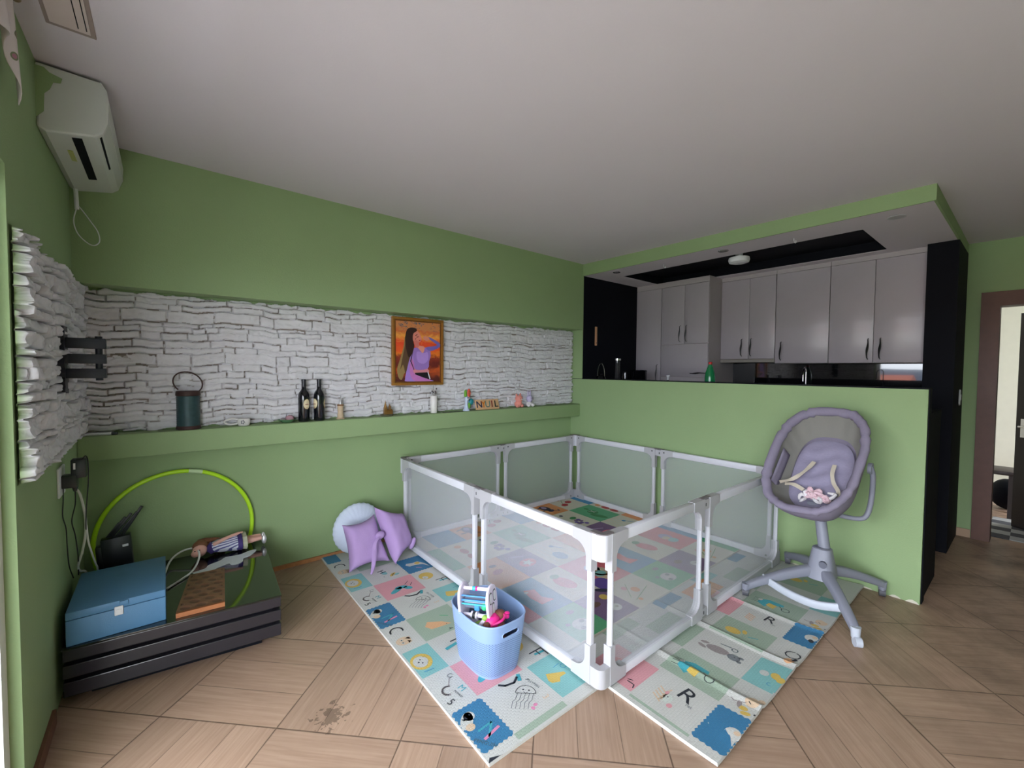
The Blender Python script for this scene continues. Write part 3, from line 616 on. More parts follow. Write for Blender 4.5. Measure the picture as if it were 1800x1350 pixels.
Cm = Mat2D(.0235)
xs_ = [-.055, -.165, -.47, -.78, -1.10, -1.43, -1.69, -1.95, -2.064]; ys_ = [-.08, -.43, -.83, -1.23, -1.62, -1.912]
tab = [['blu', 'cream', 'or_', 'blu', 'cream', 'or_', 'blu', 'cream'], ['cream', 'gr', 'cream', 'cream', 'gr', 'cream', 'cream', 'gr'],
       ['or_', 'cream', 'pur', 'or_', 'cream', 'pur', 'or_', 'cream'], ['blu', 'pk', 'cream', 'blu', 'pk', 'cream', 'blu', 'pk'], ['gr', 'cream', 'pur', 'gr', 'cream', 'pur', 'gr', 'cream']]
for r_ in range(5):
    for c_ in range(8):
        if tab[r_][c_] != 'cream': Cm.rect(tab[r_][c_], xs_[c_+1], xs_[c_], ys_[r_+1], ys_[r_])
        x, y = (xs_[c_]+xs_[c_+1])/2, (ys_[r_]+ys_[r_+1])/2; kind = (r_, c_ % 3)
        if c_ in (0, 7) and kind != (1, 0): continue
        if kind == (0, 1): Cm.ell('red', x+.04, y+.02, .045, .035, .4, 2); Cm.ell('red', x-.06, y-.03, .045, .035, .4, 2); Cm.ell('red', x-.02, y+.12, .02, .018, 0, 2); Cm.line('dgr', [(x+.04, y+.05), (x+.0, y+.09), (x-.05, y+.01)], .006)
        if kind == (0, 2): Cm.ell('navy', x, y+.01, .05, .075, 0, 2); Cm.ell('lil', x+.0, y+.03, .025, .035, 0, 3); Cm.ell('navy', x+.01, y-.07, .04, .03, .5, 2); Cm.line('navy', [(x+.03, y-.08), (x+.08, y-.12), (x+.09, y-.08)], .012, 2); Cm.line('navy', [(x-.05, y-.04), (x-.09, y-.04)], .02, 2); Cm.line('navy', [(x-.04, y+.05), (x-.09, y+.04)], .02, 2)
        if kind == (1, 1): Cm.ell('dgr', x, y+.02, .05, .06, 0, 2); Cm.ell('dgr', x-.04, y-.09, .035, .09, .3, 2); Cm.ell('gr', x+.06, y-.1, .012, .04, 0, 3); Cm.line('wh', [(x-.02, y+.06), (x+.03, y-.0)], .008); Cm.line('wh', [(x-.0, y-.0), (x+.02, y+.06)], .008); Cm.ell('dgr', x+.02, y+.12, .02, .03, 0, 2)
        if kind == (1, 2):
            for q in range(7): Cm.ell('pur' if q % 2 else 'vio', x+.03-.03*(q % 3), y-.04-.035*(q//2), .022, .022, 0, 2)
            Cm.ell('dgr', x+.02, y+.02, .04, .03, .3, 2); Cm.ell('navy', x-.03, y+.13, .02, .02, 0, 2)
        if kind == (1, 0): Cm.ell('red', x, y+.03, .03, .05, 0, 2); Cm.ell('red', x, y-.08, .03, .05, 0, 2); Cm.ell('or_', x, y+.13, .03, .03, 0, 2)
        if kind == (2, 1): Cm.ell('blu', x-.02, y-.08, .05, .07, 0, 2); Cm.ell('blu', x+.04, y+.08, .02, .02, 0, 2); Cm.line('blu', [(x+.04, y+.08), (x+.09, y-.0)], .008); [Cm.line('pale', [(x-.12+.05*q, y-.16), (x-.12+.05*q, y+.16)], .012, 1.5) for q in range(5)]
        if kind == (2, 2): Cm.poly('wh', [(x+.05*math.cos(a)*(1 if i % 2 else .45), y-.02+.05*math.sin(a)*(1 if i % 2 else .45)) for i, a in enumerate([math.pi*j/5 for j in range(10)])], 3); Cm.ell('pk', x, y-.02, .075, .055, .2, 2); Cm.line('lil', [(x-.05, y+.12), (x+.04, y+.08)], .016)
        if kind == (2, 0): Cm.ell('red', x, y, .05, .03, .4, 2); Cm.ell('brn', x+.02, y+.09, .03, .02, 0, 2)
        if kind == (3, 1): Cm.ell('lil', x, y+.02, .055, .06, 0, 2); Cm.ell('t', x-.01, y-.06, .05, .04, 0, 3); Cm.ell('tan', x-.02, y+.0, .04, .03, 0, 3)
        if kind == (3, 2): Cm.ell('pk', x, y, .055, .09, .2, 2); Cm.ell('dgr', x+.0, y+.1, .035, .03, 0, 3)
        if kind == (3, 0): Cm.poly('pk', [(x-.03, y+.09), (x+.04, y+.06), (x+.02, y-.03), (x+.06, y-.1), (x-.04, y-.1), (x-.05, y+.0)], 2); Cm.ell('wh', x-.03, y+.06, .015, .012, 0, 3)
        if kind == (4, 1): Cm.ell('or_', x, y, .03, .03, 0, 2); Cm.ell('p', x-.05, y+.05, .022, .022, 0, 2); Cm.line('dgr', [(x-.1, y-.08), (x+.1, y-.02)], .004); Cm.line('dgr', [(x-.1, y-.04), (x+.0, y+.08)], .004); Cm.ell('or_', x-.07, y-.09, .015, .015, 0, 2)
        if kind == (4, 2): Cm.ell('wh', x+.03, y-.05, .04, .035, 0, 2); Cm.ell('grey', x+.04, y-.05, .012, .01, 0, 3); Cm.ell('brn', x-.05, y+.04, .04, .025, 0, 2)
        if kind == (4, 0): Cm.ell('wh', x-.0, y-.04, .06, .05, 0, 2); Cm.ell('g', x-.02, y-.07, .018, .014, 0, 3); Cm.ell('g', x+.02, y-.02, .018, .014, 0, 3); Cm.ell('g', x+.03, y+.08, .03, .018, 0, 2); Cm.ell('g', x-.07, y+.0, .016, .014, 0, 3)
# the strip seen through the corner gap: tan moon, violet monkey, yellow chick
Cm.arc('or_', -1.23, -1.45, .075, 3.4, 6.0, .02, 3); Cm.ell('tan', -1.26, -1.49, .09, .05, .8, 2); Cm.ell('vio', -1.37, -1.585, .075, .062, .8, 3); Cm.ell('navy', -1.44, -1.645, .06, .02, -.7, 4); Cm.ell('y', -1.50, -1.70, .03, .03, 0, 4)
Cm.finish('play_mat', 'bright fruit and animal print mat lying inside the playpen', -2.065, -.05, -1.914, -.075, .0, edge='cream')

# ------------------------------------------------------------------ playpen
m_mesh = bpy.data.materials.new('playpen_mesh'); m_mesh.use_nodes = True; t = m_mesh.node_tree; N = t.nodes; L = t.links
bs = N['Principled BSDF']; bs.inputs['Base Color'].default_value = srgb(226, 228, 238); bs.inputs['Roughness'].default_value = .9
tr = N.new('ShaderNodeBsdfTransparent'); tl = N.new('ShaderNodeBsdfTranslucent'); tl.inputs[0].default_value = srgb(226, 228, 238)
mxa = N.new('ShaderNodeMixShader'); mxa.inputs[0].default_value = .3; L.new(bs.outputs[0], mxa.inputs[1]); L.new(tl.outputs[0], mxa.inputs[2])
mxb = N.new('ShaderNodeMixShader'); L.new(tr.outputs[0], mxb.inputs[1]); L.new(mxa.outputs[0], mxb.inputs[2])
co = N.new('ShaderNodeTexCoord'); nz = N.new('ShaderNodeTexNoise'); nz.inputs['Scale'].default_value = 3; L.new(co.outputs['Object'], nz.inputs['Vector'])
mr = N.new('ShaderNodeMapRange'); mr.inputs[3].default_value = .235; mr.inputs[4].default_value = .255; L.new(nz.outputs['Fac'], mr.inputs[0]); L.new(mr.outputs[0], mxb.inputs[0])
L.new(mxb.outputs[0], N['Material Output'].inputs[0])
m_rail = mat('playpen_rail', srgb(210, 210, 218), .4, var=.02); m_brk = mat('playpen_bracket', srgb(178, 177, 182), .45, var=.02); m_dark = mat('dark_plastic', srgb(45, 46, 50), .5)
m_cap = mat('bracket_cap', srgb(120, 112, 115), .45)
pen = thing('playpen', (-1.09, -1.15, .024), 'white framed baby playpen with grey mesh walls and rounded grey corner brackets', 'playpen')
Z0, Z1 = .026, .712
def panel(P, Q, inward, posts_round=False):
    P, Q = Vector((*P, 0)), Vector((*Q, 0)); L_ = (Q-P).length; d = (Q-P)/L_; n = Vector((*inward, 0))
    Mx = Matrix((d, n, Vector((0, 0, 1)))).transposed().to_4x4(); Mx.translation = P
    T = .017
    b = MB().m(m_rail)
    b.rbox(.09, L_-.09, -T, T, Z1-.05, Z1, .006, M=Mx)
    f = b.build('top_rail', pen)
    b = MB().m(m_rail); b.rbox(.09, L_-.09, -T, T, Z0, Z0+.045, .006, M=Mx); b.build('bottom_rail', pen)
    for x in (.003, L_-.031):
        b = MB().m(m_rail)
        if posts_round: b.cyl(Mx @ Vector((x+.014, 0, Z0+.1)), Mx @ Vector((x+.014, 0, Z1-.1)), .014)
        else: b.rbox(x, x+.028, -.013, .013, Z0+.1, Z1-.1, .005, M=Mx)
        b.build('post', pen)
    b = MB().m(m_mesh); y = .004
    pts = []; r = .05
    for cx, cz, a0 in ((L_-.028-r, Z1-.045-r, 0), (.028+r, Z1-.045-r, 90), (.028+r, Z0+.04+r, 180), (L_-.028-r, Z0+.04+r, 270)):
        for k in range(7): a = math.radians(a0+15*k); pts.append((cx+r*math.cos(a), cz+r*math.sin(a)))
    b.prism(pts, 1, -.007, .007, Mx); b.build('mesh', pen)
    for fx in (0, 1):
        for fz in (0, 1):
            R0 = .055; out = [(0, 0), (.115, 0), (.115, .052)]
            for k in range(8):
                a = math.radians(90*k/7); out.append((.032+R0-R0*math.sin(a)+.012*(1-k/7), .054+R0-R0*math.cos(a)))
            out += [(.032, .175), (0, .175)]
            pts = [((L_-x) if fx else x, (Z1+.002-z) if fz else (Z0-.002+z)) for x, z in out]
            b = MB().m(m_brk); b.prism(pts, 1, -T-.003, T+.003, Mx)
            k_ = b.build('bracket', pen)
            b = MB().m(m_dark)
            x = (L_-.03) if fx else .03; z = (Z1-.022) if fz else (Z0+.022)
            b.rbox(x-.006, x+.006, T+.002, T+.005, z-.006, z+.006, .001, 1, Mx)
            b.build('screw', k_)
c0x, c1x, c0y, c1y = -2.122, -.075, -2.182, -.135
G = .034
def side(P, Q, J, inward, rnd_=False):
    P, Q = Vector(P), Vector(Q); d = (Q-P).normalized(); J = Vector(J)
    panel(P+d*.045, J-d*G*.9, inward, rnd_); panel(J+d*G*.9, Q-d*.045, inward, rnd_)
    n = Vector((*inward, 0)); D = Vector((d.x, d.y, 0)); Mx = Matrix((D, n, Vector((0, 0, 1)))).transposed().to_4x4(); Mx.translation = Vector((J.x, J.y, 0))
    for z0, z1 in ((Z1-.062, Z1-.004), (Z0+.002, Z0+.05)):
        b = MB().m(m_brk); b.rbox(-.036, .036, -.016, .016, z0, z1, .006, M=Mx)
        if z0 > .3: b.m(m_cap); b.rbox(-.05, .05, -.014, .014, z1+.004, z1+.009, .003, M=Mx)
        b.m(m_dark); b.rbox(.008, .016, -.018, .018, (z0+z1)/2-.01, (z0+z1)/2+.01, .002, 1, Mx)
        b.build('hinge', pen)
side((c0x, c0y), (c0x, c1y), (c0x, -1.235), (1, 0))
side((c0x, c1y), (c1x, c1y), (-1.10, c1y), (0, -1))
side((c1x, c1y), (c1x, c0y), (c1x, -1.18), (-1, 0))
side((c1x, c0y), (c0x, c0y), (-1.215, c0y), (0, 1), True)
for x, y, sx, sy in ((c0x, c0y, 1, 1), (c0x, c1y, 1, -1), (c1x, c1y, -1, -1), (c1x, c0y, -1, 1)):
    for z0, z1 in ((Z1-.115, Z1+.002), (Z0-.002, Z0+.085)):
        b = MB().m(m_rail if z0 > .3 else m_brk)
        R_ = .036; pts = []
        cx, cy = x+sx*(R_-.018), y+sy*(R_-.018)
        for k in range(10):
            a = math.radians(180+90*k/9); pts.append((cx+sx*R_*-1*math.sin(math.radians(10*k)), cy+sy*R_*-1*math.cos(math.radians(10*k))))
        pts = [(x+sx*.06, y-sy*.018), (cx, y-sy*.018)]+[(cx-sx*R_*math.sin(math.radians(90*k/8)), cy-sy*R_*math.cos(math.radians(90*k/8))) for k in range(1, 8)]+[(x-sx*.018, cy), (x-sx*.018, y+sy*.06), (x+sx*.016, y+sy*.06), (x+sx*.016, y+sy*.016), (x+sx*.06, y+sy*.016)]
        b.prism(pts, 2, z0, z1)
        cr = b.build('corner_cap', pen)
        if z0 > .3:
            b = MB().m(m_cap); b.prism([(x+(px-x)*.97, y+(py-y)*.97) for px, py in pts], 2, z1, z1+.006); b.build('cover', cr)

# ------------------------------------------------------------------ air conditioner, tv bracket, sockets
m_ac = mat('aircon_white', srgb(205, 208, 205), .4, var=.03)
ac = thing('air_conditioner', (XL, -.5, 2.37), 'white wall air conditioner with a dark louvre slot high in the left corner', 'air conditioner')
b = MB().m(m_ac)
prof = [(-3.975, 2.37), (-3.95, 2.355), (-3.81, 2.38), (-3.785, 2.40), (-3.768, 2.45), (-3.765, 2.53), (-3.772, 2.58), (-3.79, 2.61), (-3.975, 2.615)]
b.prism(prof, 1, -.89, -.15); b.build('casing', ac, bevel=.008, sharp=30)
b = MB().m(m_ac); b.prism([(-3.79, 2.612), (-3.772, 2.582), (-3.7635, 2.52), (-3.766, 2.45), (-3.768, 2.45), (-3.765, 2.52), (-3.774, 2.578), (-3.792, 2.608)], 1, -.885, -.155); b.build('front_cover', ac)
b = MB().m(m_black); b.prism([(-3.882, 2.3655), (-3.852, 2.371), (-3.852, 2.381), (-3.882, 2.378)], 1, -.86, -.36); b.build('louver', ac)
b = MB().m(m_black); b.prism([(-3.798, 2.388), (-3.792, 2.392), (-3.789, 2.405), (-3.792, 2.402)], 1, -.87, -.5); b.build('seam', ac)
b = MB().m(m_green)
b.poly([(-3.975, -.8925, 2.60), (-3.95, -.8925, 2.60), (-3.935, -.8925, 2.585), (-3.90, -.8925, 2.575), (-3.905, -.8925, 2.555), (-3.925, -.8925, 2.55), (-3.935, -.8925, 2.52), (-3.95, -.8925, 2.50), (-3.953, -.8925, 2.43), (-3.975, -.8925, 2.40)]); b.build('paint_smear', ac)
b = MB().m(mat('energy_sticker', srgb(190, 195, 120), .5)); b.box(-3.912, -3.895, -.72, -.60, 2.3605, 2.363); b.build('sticker', ac)
b = MB().m(m_white); b.tube([(-3.95, -.19, 2.375), (-3.947, -.19, 2.33), (-3.944, -.2, 2.25)], .009, sub=4); b.tube([(-3.944, -.2, 2.26), (-3.957, -.2, 2.19), (-3.945, -.2, 2.13), (-3.915, -.2, 2.09), (-3.885, -.2, 2.075), (-3.862, -.2, 2.10), (-3.868, -.2, 2.15), (-3.895, -.2, 2.20), (-3.925, -.2, 2.25), (-3.94, -.2, 2.27)], .0028, 6, sub=6); o = b.build('cable', loc=(-3.94, -.2, 2.07)); tag(o, 'thin white cable loop hanging below the air conditioner', 'cable')

m_brack = mat('bracket_black', (.008, .010, .018, 1), .5, var=.1)
tv = thing('tv_bracket', (XL, -.7, 1.47), 'empty black television wall bracket with three short arms on the left wall', 'bracket')
b = MB().m(m_brack)
pz = [(-.745, 1.33)]+[(-.745+(.008 if k % 2 else -.006), 1.33+.28*k/14) for k in range(15)]+[(-.655, 1.61), (-.655, 1.315)]
b.prism(pz, 0, -3.972, -3.935); b.build('wall_plate', tv)
for z0, z1 in ((1.517, 1.562), (1.450, 1.492), (1.385, 1.428)):
    b = MB().m(m_brack); b.rbox(-3.958, -3.808, -.725, -.675, z0, z1, .003); b.build('arm', tv)
b = MB().m(m_brack); b.cyl((-3.832, -.70, 1.375), (-3.832, -.70, 1.572), .0125); b.build('pivot', tv)
b = MB().m(m_brack); b.rbox(-3.945, -3.925, -.735, -.665, 1.452, 1.49, .003); b.build('bolt', tv)

# outlet with two power adapters and the loose cables
ol = thing('wall_outlet', (XL, -.62, .92), 'cracked white wall outlet half hidden behind the black adapters', 'outlet')
b = MB().m(m_white); b.rbox(-3.975, -3.967, -.70, -.56, .86, .99, .003); b.build('plate', ol)
m_ad = mat('adapter_black', (.012, .014, .018, 1), .4)
a1 = thing('power_adapter', (-3.95, -.63, .89), 'long black power adapter plugged straight into the left wall outlet', 'adapter')
b = MB().m(m_ad); b.rbox(-3.968, -3.918, -.66, -.60, .893, .95, .004); b.build('body', a1)
b = MB().m(m_ad); b.cyl((-3.928, -.63, .895), (-3.928, -.63, .872), .012, .006); b.build('strain_relief', a1)
a2 = thing('power_adapter', (-3.91, -.62, .93), 'square black power adapter with white label above the long one', 'adapter')
b = MB().m(m_ad); b.rbox(-3.938, -3.888, -.655, -.595, .934, 1.018, .004); b.build('body', a2)
b = MB().m(m_white); b.box(-3.929, -3.922, -.657, -.6549, .975, 1.003); b.build('label', a2)
m_wc = mat('cable_white', srgb(200, 200, 190), .5); m_bc = mat('cable_black', (.01, .01, .012, 1), .5)
def cable(name, pts, r, m_, label, sub=6):
    b = MB().m(m_); b.tube(pts, r, 7, sub=sub); P = Vector(pts[-1]); o = b.build(name, loc=P); tag(o, label, 'cable'); return o
cable('cable', [(-3.965, -.63, .893), (-3.968, -.62, .83), (-3.972, -.61, .76), (-3.964, -.6, .70), (-3.962, -.6, .62), (-3.960, -.58, .52), (-3.957, -.5, .43)], .0022, m_bc, 'thin black cable hanging nearest the left wall edge')
cable('cable', [(-3.928, -.63, .875), (-3.930, -.62, .81), (-3.945, -.6, .73), (-3.935, -.6, .66), (-3.93, -.58, .55), (-3.94, -.5, .44)], .0022, m_bc, 'thin wavy black cable hanging from the long adapter')
cable('cable', [(-3.90, -.64, 1.018), (-3.89, -.64, 1.03), (-3.884, -.63, 1.0), (-3.886, -.62, .90), (-3.895, -.62, .78), (-3.90, -.6, .66)], .0022, m_bc, 'thin black cable looping over the top of the square adapter')
cable('cable', [(-3.93, -.61, .885), (-3.915, -.61, .85), (-3.905, -.60, .78), (-3.90, -.60, .72), (-3.902, -.60, .66), (-3.915, -.58, .58), (-3.935, -.55, .50), (-3.935, -.48, .45), (-3.928, -.375, .40), (-3.925, -.36, .30)], .0048, m_wc, 'thick white cable hanging from the outlet behind the blue box')
cable('cable', [(-3.898, -.60, .70), (-3.894, -.59, .62), (-3.884, -.56, .54), (-3.882, -.48, .47), (-3.886, -.378, .41), (-3.89, -.36, .32)], .0038, m_wc, 'white cable branch dropping in front of the green hoop')

# ------------------------------------------------------------------ low black table and its things
m_tab = mat('table_gloss_black', (.007, .009, .008, 1), .07, var=.1, coat=.6)
m_slat = mat('table_slat_black', (.022, .020, .026, 1), .22, var=.1, coat=.3)
tb = thing('coffee_table', (-3.55, -.45, 0), 'low glossy black coffee table with three horizontal front slats', 'table')
def quad_in(i): return [(-3.957+i, -.852+i), (-3.152-i, -.932+i), (-3.098-i, -.062-i*.5), (-3.957+i, -.062-i*.5)]
b = MB().m(m_tab); b.prism(quad_in(0), 2, .252, .262); b.build('tabletop', tb, bevel=.002)
for z0, z1 in ((.202, .2518), (.130, .185), (.052, .113)):
    b = MB().m(m_slat); b.prism(quad_in(.003), 2, z0, z1); b.build('slat', tb, bevel=.003)
b = MB().m(m_black); b.prism(quad_in(.035), 2, .05, .252); b.build('carcass', tb)
b = MB().m(m_black); b.prism(quad_in(.08), 2, 0, .052); b.build('plinth', tb)
hp = thing('hula_hoop', (-3.55, -.03, .012), 'neon green hoop standing between the black table and the back wall', 'hoop')
m_neon = mat('neon_green', (.50, .86, .02, 1), .35, var=.03)
R_ = .388; cx, cz = -3.548, .402; tor = lambda a: (cx+R_*math.cos(a), -.030+.005*math.sin(a), cz+R_*math.sin(a))
b = MB().m(m_neon); b.tube([tor(2*math.pi*k/72) for k in range(72)], .0125, 10, closed=True); b.build('ring', hp)
b = MB().m(mat('clear_tape', srgb(200, 225, 180), .3)); b.tube([tor(math.radians(72+k*1.5)) for k in range(8)], .0132, 10); b.build('joint', hp)
bx = thing('storage_box', (-3.78, -.61, .262), 'blue lidded box with a silver latch on the left end of the black table', 'box')
m_box = mat('box_blue', srgb(88, 136, 178), .5, var=.04, bump=.2, bscale=200)
b = MB().m(m_box); b.rbox(-3.943, -3.617, -.845, -.392, .2625, .372, .004); b.build('body', bx)
b = MB().m(m_box); b.rbox(-3.943, -3.617, -.845, -.392, .3735, .407, .004); b.build('lid', bx)
b = MB().m(m_white); b.rbox(-3.792, -3.762, -.853, -.845, .345, .385, .004); b.box(-3.785, -3.769, -.856, -.853, .352, .372); b.build('latch', bx)
b = MB().m(m_box); b.rbox(-3.775, -3.745, -.852, -.842, .385, .405, .003); b.build('lid_tab', bx)
# carved wooden board
m_wd = mat('carved_wood', srgb(126, 90, 66), .5, var=.35, scale=30, bump=.4); m_wdd = mat('carved_wood_dark', srgb(98, 68, 50), .55, var=.3, scale=30); m_wdl = mat('wood_edge', srgb(168, 104, 62), .5, var=.15, scale=50)
bd = thing('carved_board', (-3.47, -.64, .262), 'brown carved wooden board beside the blue box on the black table', 'board')
qb = [(-3.582, -.862), (-3.392, -.878), (-3.355, -.455), (-3.515, -.445)]
def qlerp(u, v): 
    a = Vector(qb[0]).lerp(Vector(qb[1]), u); c = Vector(qb[3]).lerp(Vector(qb[2]), u); return a.lerp(c, v)
b = MB().m(m_wdl); b.prism(qb, 2, .2625, .284); b.build('slab', bd)
b = MB().m(m_wd)
def carve(u, v):
    U, V = u*3, v*8; i = int(V); fu = (U+(.5 if i % 2 else 0)) % 1-.5; fv = V % 1-.5
    e = (fu/.42)**2+((fv+fu*.3)/.4)**2; inb = .05 < u < .95 and .03 < v < .97
    p = qlerp(u, v); return Vector((p.x, p.y, .290-(.005*max(0, 1-e) if inb else 0)))
V_ = b.grid(carve, 48, 96)
b.m(m_wdd); mi = b.mi
for f in b.bm.faces:
    if f.calc_center_median().z < .2882: f.material_index = mi
b.build('carving', bd)
# router
rt = thing('router', (-3.815, -.16, .262), 'black router with upright antennas behind the blue box', 'router')
b = MB().m(m_ad); Mr = Matrix.Translation((-3.815, -.16, .27)) @ Matrix.Rotation(math.radians(-4), 4, 'Y')
b.rbox(-.062, .062, -.03, .03, .03, .225, .006, M=Mr); b.build('body', rt)
b = MB().m(m_ad); b.rbox(-.07, .07, -.045, .045, -.007, .012, .004, M=Mr); b.rbox(-.03, .03, -.02, .02, .01, .035, .004, M=Mr); b.build('stand', rt)
b = MB().m(m_ad); b.rbox(-.085, -.058, -.025, .025, .06, .19, .004, M=Mr); b.build('side_panel', rt)
b = MB().m(m_white); b.box(.025, .05, -.0315, -.03, .165, .178, M=Mr); b.build('label', rt)
for a, h, l in ((-.055, .20, .12), (-.038, .215, .135), (-.015, .225, .14), (.008, .225, .145), (.03, .225, .165)):
    b = MB().m(m_ad); Ma = Mr @ Matrix.Translation((a, .01, h)) @ Matrix.Rotation(math.radians(40 if a < .02 else 34), 4, 'Y')
    b.rbox(-.007, .007, -.005, .005, -.01, l, .003, M=Ma); b.build('antenna', rt)
cable('cable', [(-3.87, -.2, .30), (-3.84, -.24, .315), (-3.80, -.23, .33), (-3.78, -.2, .31)], .002, m_wc, 'thin pale cable curled at the foot of the router')
cable('cable', [(-3.63, -.36, .268), (-3.60, -.18, .29), (-3.55, -.13, .318), (-3.49, -.14, .33), (-3.463, -.19, .322), (-3.465, -.26, .30), (-3.50, -.36, .275), (-3.56, -.44, .269), (-3.612, -.50, .268)], .0055, mat('cable_bright', srgb(235, 235, 235), .4), 'bright white cable arching out from behind the blue box onto the table', 8)
# doll lying on the table
m_skin = mat('doll_skin', srgb(222, 170, 155), .45, var=.03); m_hair = mat('doll_hair', srgb(128, 82, 58), .6, var=.25, scale=60, bump=.6)
dl = thing('doll', (-3.30, -.15, .262), 'brown haired doll in a striped purple trimmed dress lying on the black table', 'doll')
b = MB().m(m_skin)
b.ball((-3.455, -.155, .312), (.038, .036, .038)); b.ball((-3.478, -.18, .306), (.022, .018, .022), 12)
b.tube([(-3.425, -.15, .312), (-3.40, -.15, .314)], .012)
dh = b.build('head', dl)
for dx, dz in ((-.018, .012), (.004, .014)):
    b = MB().m(m_dark); b.ball((-3.462+dx, -.1895, .312+dz), (.0045, .002, .003), 8); b.build('eye', dh)
b = MB().m(mat('doll_lips', srgb(190, 80, 90), .4)); b.ball((-3.466, -.189, .297), (.006, .002, .002), 8); b.build('mouth', dh)
b = MB().m(m_skin); b.tube([(-3.385, -.175, .338), (-3.34, -.19, .362), (-3.295, -.18, .372), (-3.25, -.17, .378)], [.012, .011, .009, .008], sub=4); b.ball((-3.24, -.168, .379), (.012, .009, .006), 10); b.build('arm', dl)
for dy, dz in ((-.012, .0), (.018, .004)):
    b = MB().m(m_skin); b.tube([(-3.22, -.15+dy*1.3, .312+dz), (-3.17, -.152+dy*1.3, .314+dz), (-3.125, -.155+dy*1.3, .316+dz)], [.020, .016, .012], sub=4); lg = b.build('leg', dl)
    b = MB().m(mat('silver_shoe', srgb(225, 225, 230), .25, metal=.5)); b.ball((-3.112, -.158+dy*1.3, .305+dz), (.015, .014, .030), 12); b.build('shoe', lg)
b = MB().m(m_hair)
for k in range(9):
    a = k/8; b.tube([(-3.46+.01*a, -.135, .345-.008*k), (-3.45+.03*a, -.11, .352-.004*k), (-3.40+.05*math.sin(k), -.09, .345-.006*k), (-3.35+.03*math.sin(k*2), -.085, .30-.003*k)], [.018, .016, .012, .005], 7, sub=4)
b.ball((-3.452, -.135, .328), (.042, .036, .040), 14); b.build('hair', dl)
def stripe_mat():
    m = mat('striped_cloth', srgb(205, 208, 225), .8); t = m.node_tree; N = t.nodes; L = t.links; co = N.new('ShaderNodeTexCoord'); sp = N.new('ShaderNodeSeparateXYZ'); L.new(co.outputs['Object'], sp.inputs[0])
    q = N.new('ShaderNodeMath'); q.operation = 'MULTIPLY'; q.inputs[1].default_value = 320; ad = N.new('ShaderNodeMath'); ad.operation = 'ADD'; L.new(sp.outputs[1], ad.inputs[0]); L.new(sp.outputs[2], ad.inputs[1]); L.new(ad.outputs[0], q.inputs[0])
    sn = N.new('ShaderNodeMath'); sn.operation = 'SINE'; L.new(q.outputs[0], sn.inputs[0]); gt = N.new('ShaderNodeMath'); gt.operation = 'GREATER_THAN'; gt.inputs[1].default_value = .25; L.new(sn.outputs[0], gt.inputs[0])
    mx = N.new('ShaderNodeMix'); mx.data_type = 'RGBA'; L.new(gt.outputs[0], mx.inputs[0]); mx.inputs[6].default_value = srgb(212, 214, 228); mx.inputs[7].default_value = srgb(84, 84, 140); L.new(mx.outputs[2], N['Principled BSDF'].inputs['Base Color']); return m
m_navy = mat('navy_purple_cloth', srgb(62, 48, 112), .8)
b = MB().m(stripe_mat())
b.loft([[Vector((x, -.152+math.cos(a)*ry, .317+math.sin(a)*rz+.003*math.sin(a*7)*w)) for a in [2*math.pi*k/20 for k in range(20)]] for x, ry, rz, w in ((-3.395, .028, .03, 0), (-3.36, .040, .038, 1), (-3.31, .050, .044, 1), (-3.262, .074, .050, 1))]); ds = b.build('dress', dl)
b = MB().m(m_navy); b.loft([[Vector((x, -.152+math.cos(a)*ry, .317+math.sin(a)*rz)) for a in [2*math.pi*k/20 for k in range(20)]] for x, ry, rz in ((-3.262, .074, .051), (-3.238, .082, .052))]); b.build('hem', ds)
b = MB().m(m_navy); b.loft([[Vector((x, -.15+math.cos(a)*ry, .312+math.sin(a)*rz)) for a in [2*math.pi*k/16 for k in range(16)]] for x, ry, rz in ((-3.418, .014, .018), (-3.40, .032, .038), (-3.385, .03, .034))]); b.build('collar', ds)
b = MB().m(mat('lace', srgb(190, 190, 165), .9, alpha=1)); b.loft([[Vector((x, -.152+math.cos(a)*ry, .317+math.sin(a)*rz+.004*math.sin(a*9))) for a in [2*math.pi*k/36 for k in range(36)]] for x, ry, rz in ((-3.238, .07, .044), (-3.212, .084, .048))], cap0=False, cap1=False); b.build('petticoat', ds)
b = MB().m(mat('lace_white', srgb(222, 228, 238), .85, var=.08, scale=50))
P = [(-3.50, -.36), (-3.44, -.34), (-3.42, -.30), (-3.36, -.27), (-3.33, -.235), (-3.26, -.245), (-3.20, -.215), (-3.165, -.22), (-3.175, -.25), (-3.21, -.30), (-3.245, -.315), (-3.255, -.36), (-3.285, -.385), (-3.315, -.375), (-3.325, -.345), (-3.37, -.365), (-3.42, -.395), (-3.47, -.40)]
b.prism([tuple(p) for p in [(q.x, q.y) for q in smooth_path([Vector((x, y, 0)) for x, y in P], 3, True)]], 2, .2625, .265); o = b.build('lace_cloth', loc=(-3.33, -.31, .2625)); tag(o, 'crumpled pale lace cloth between the doll and the carved board', 'cloth')

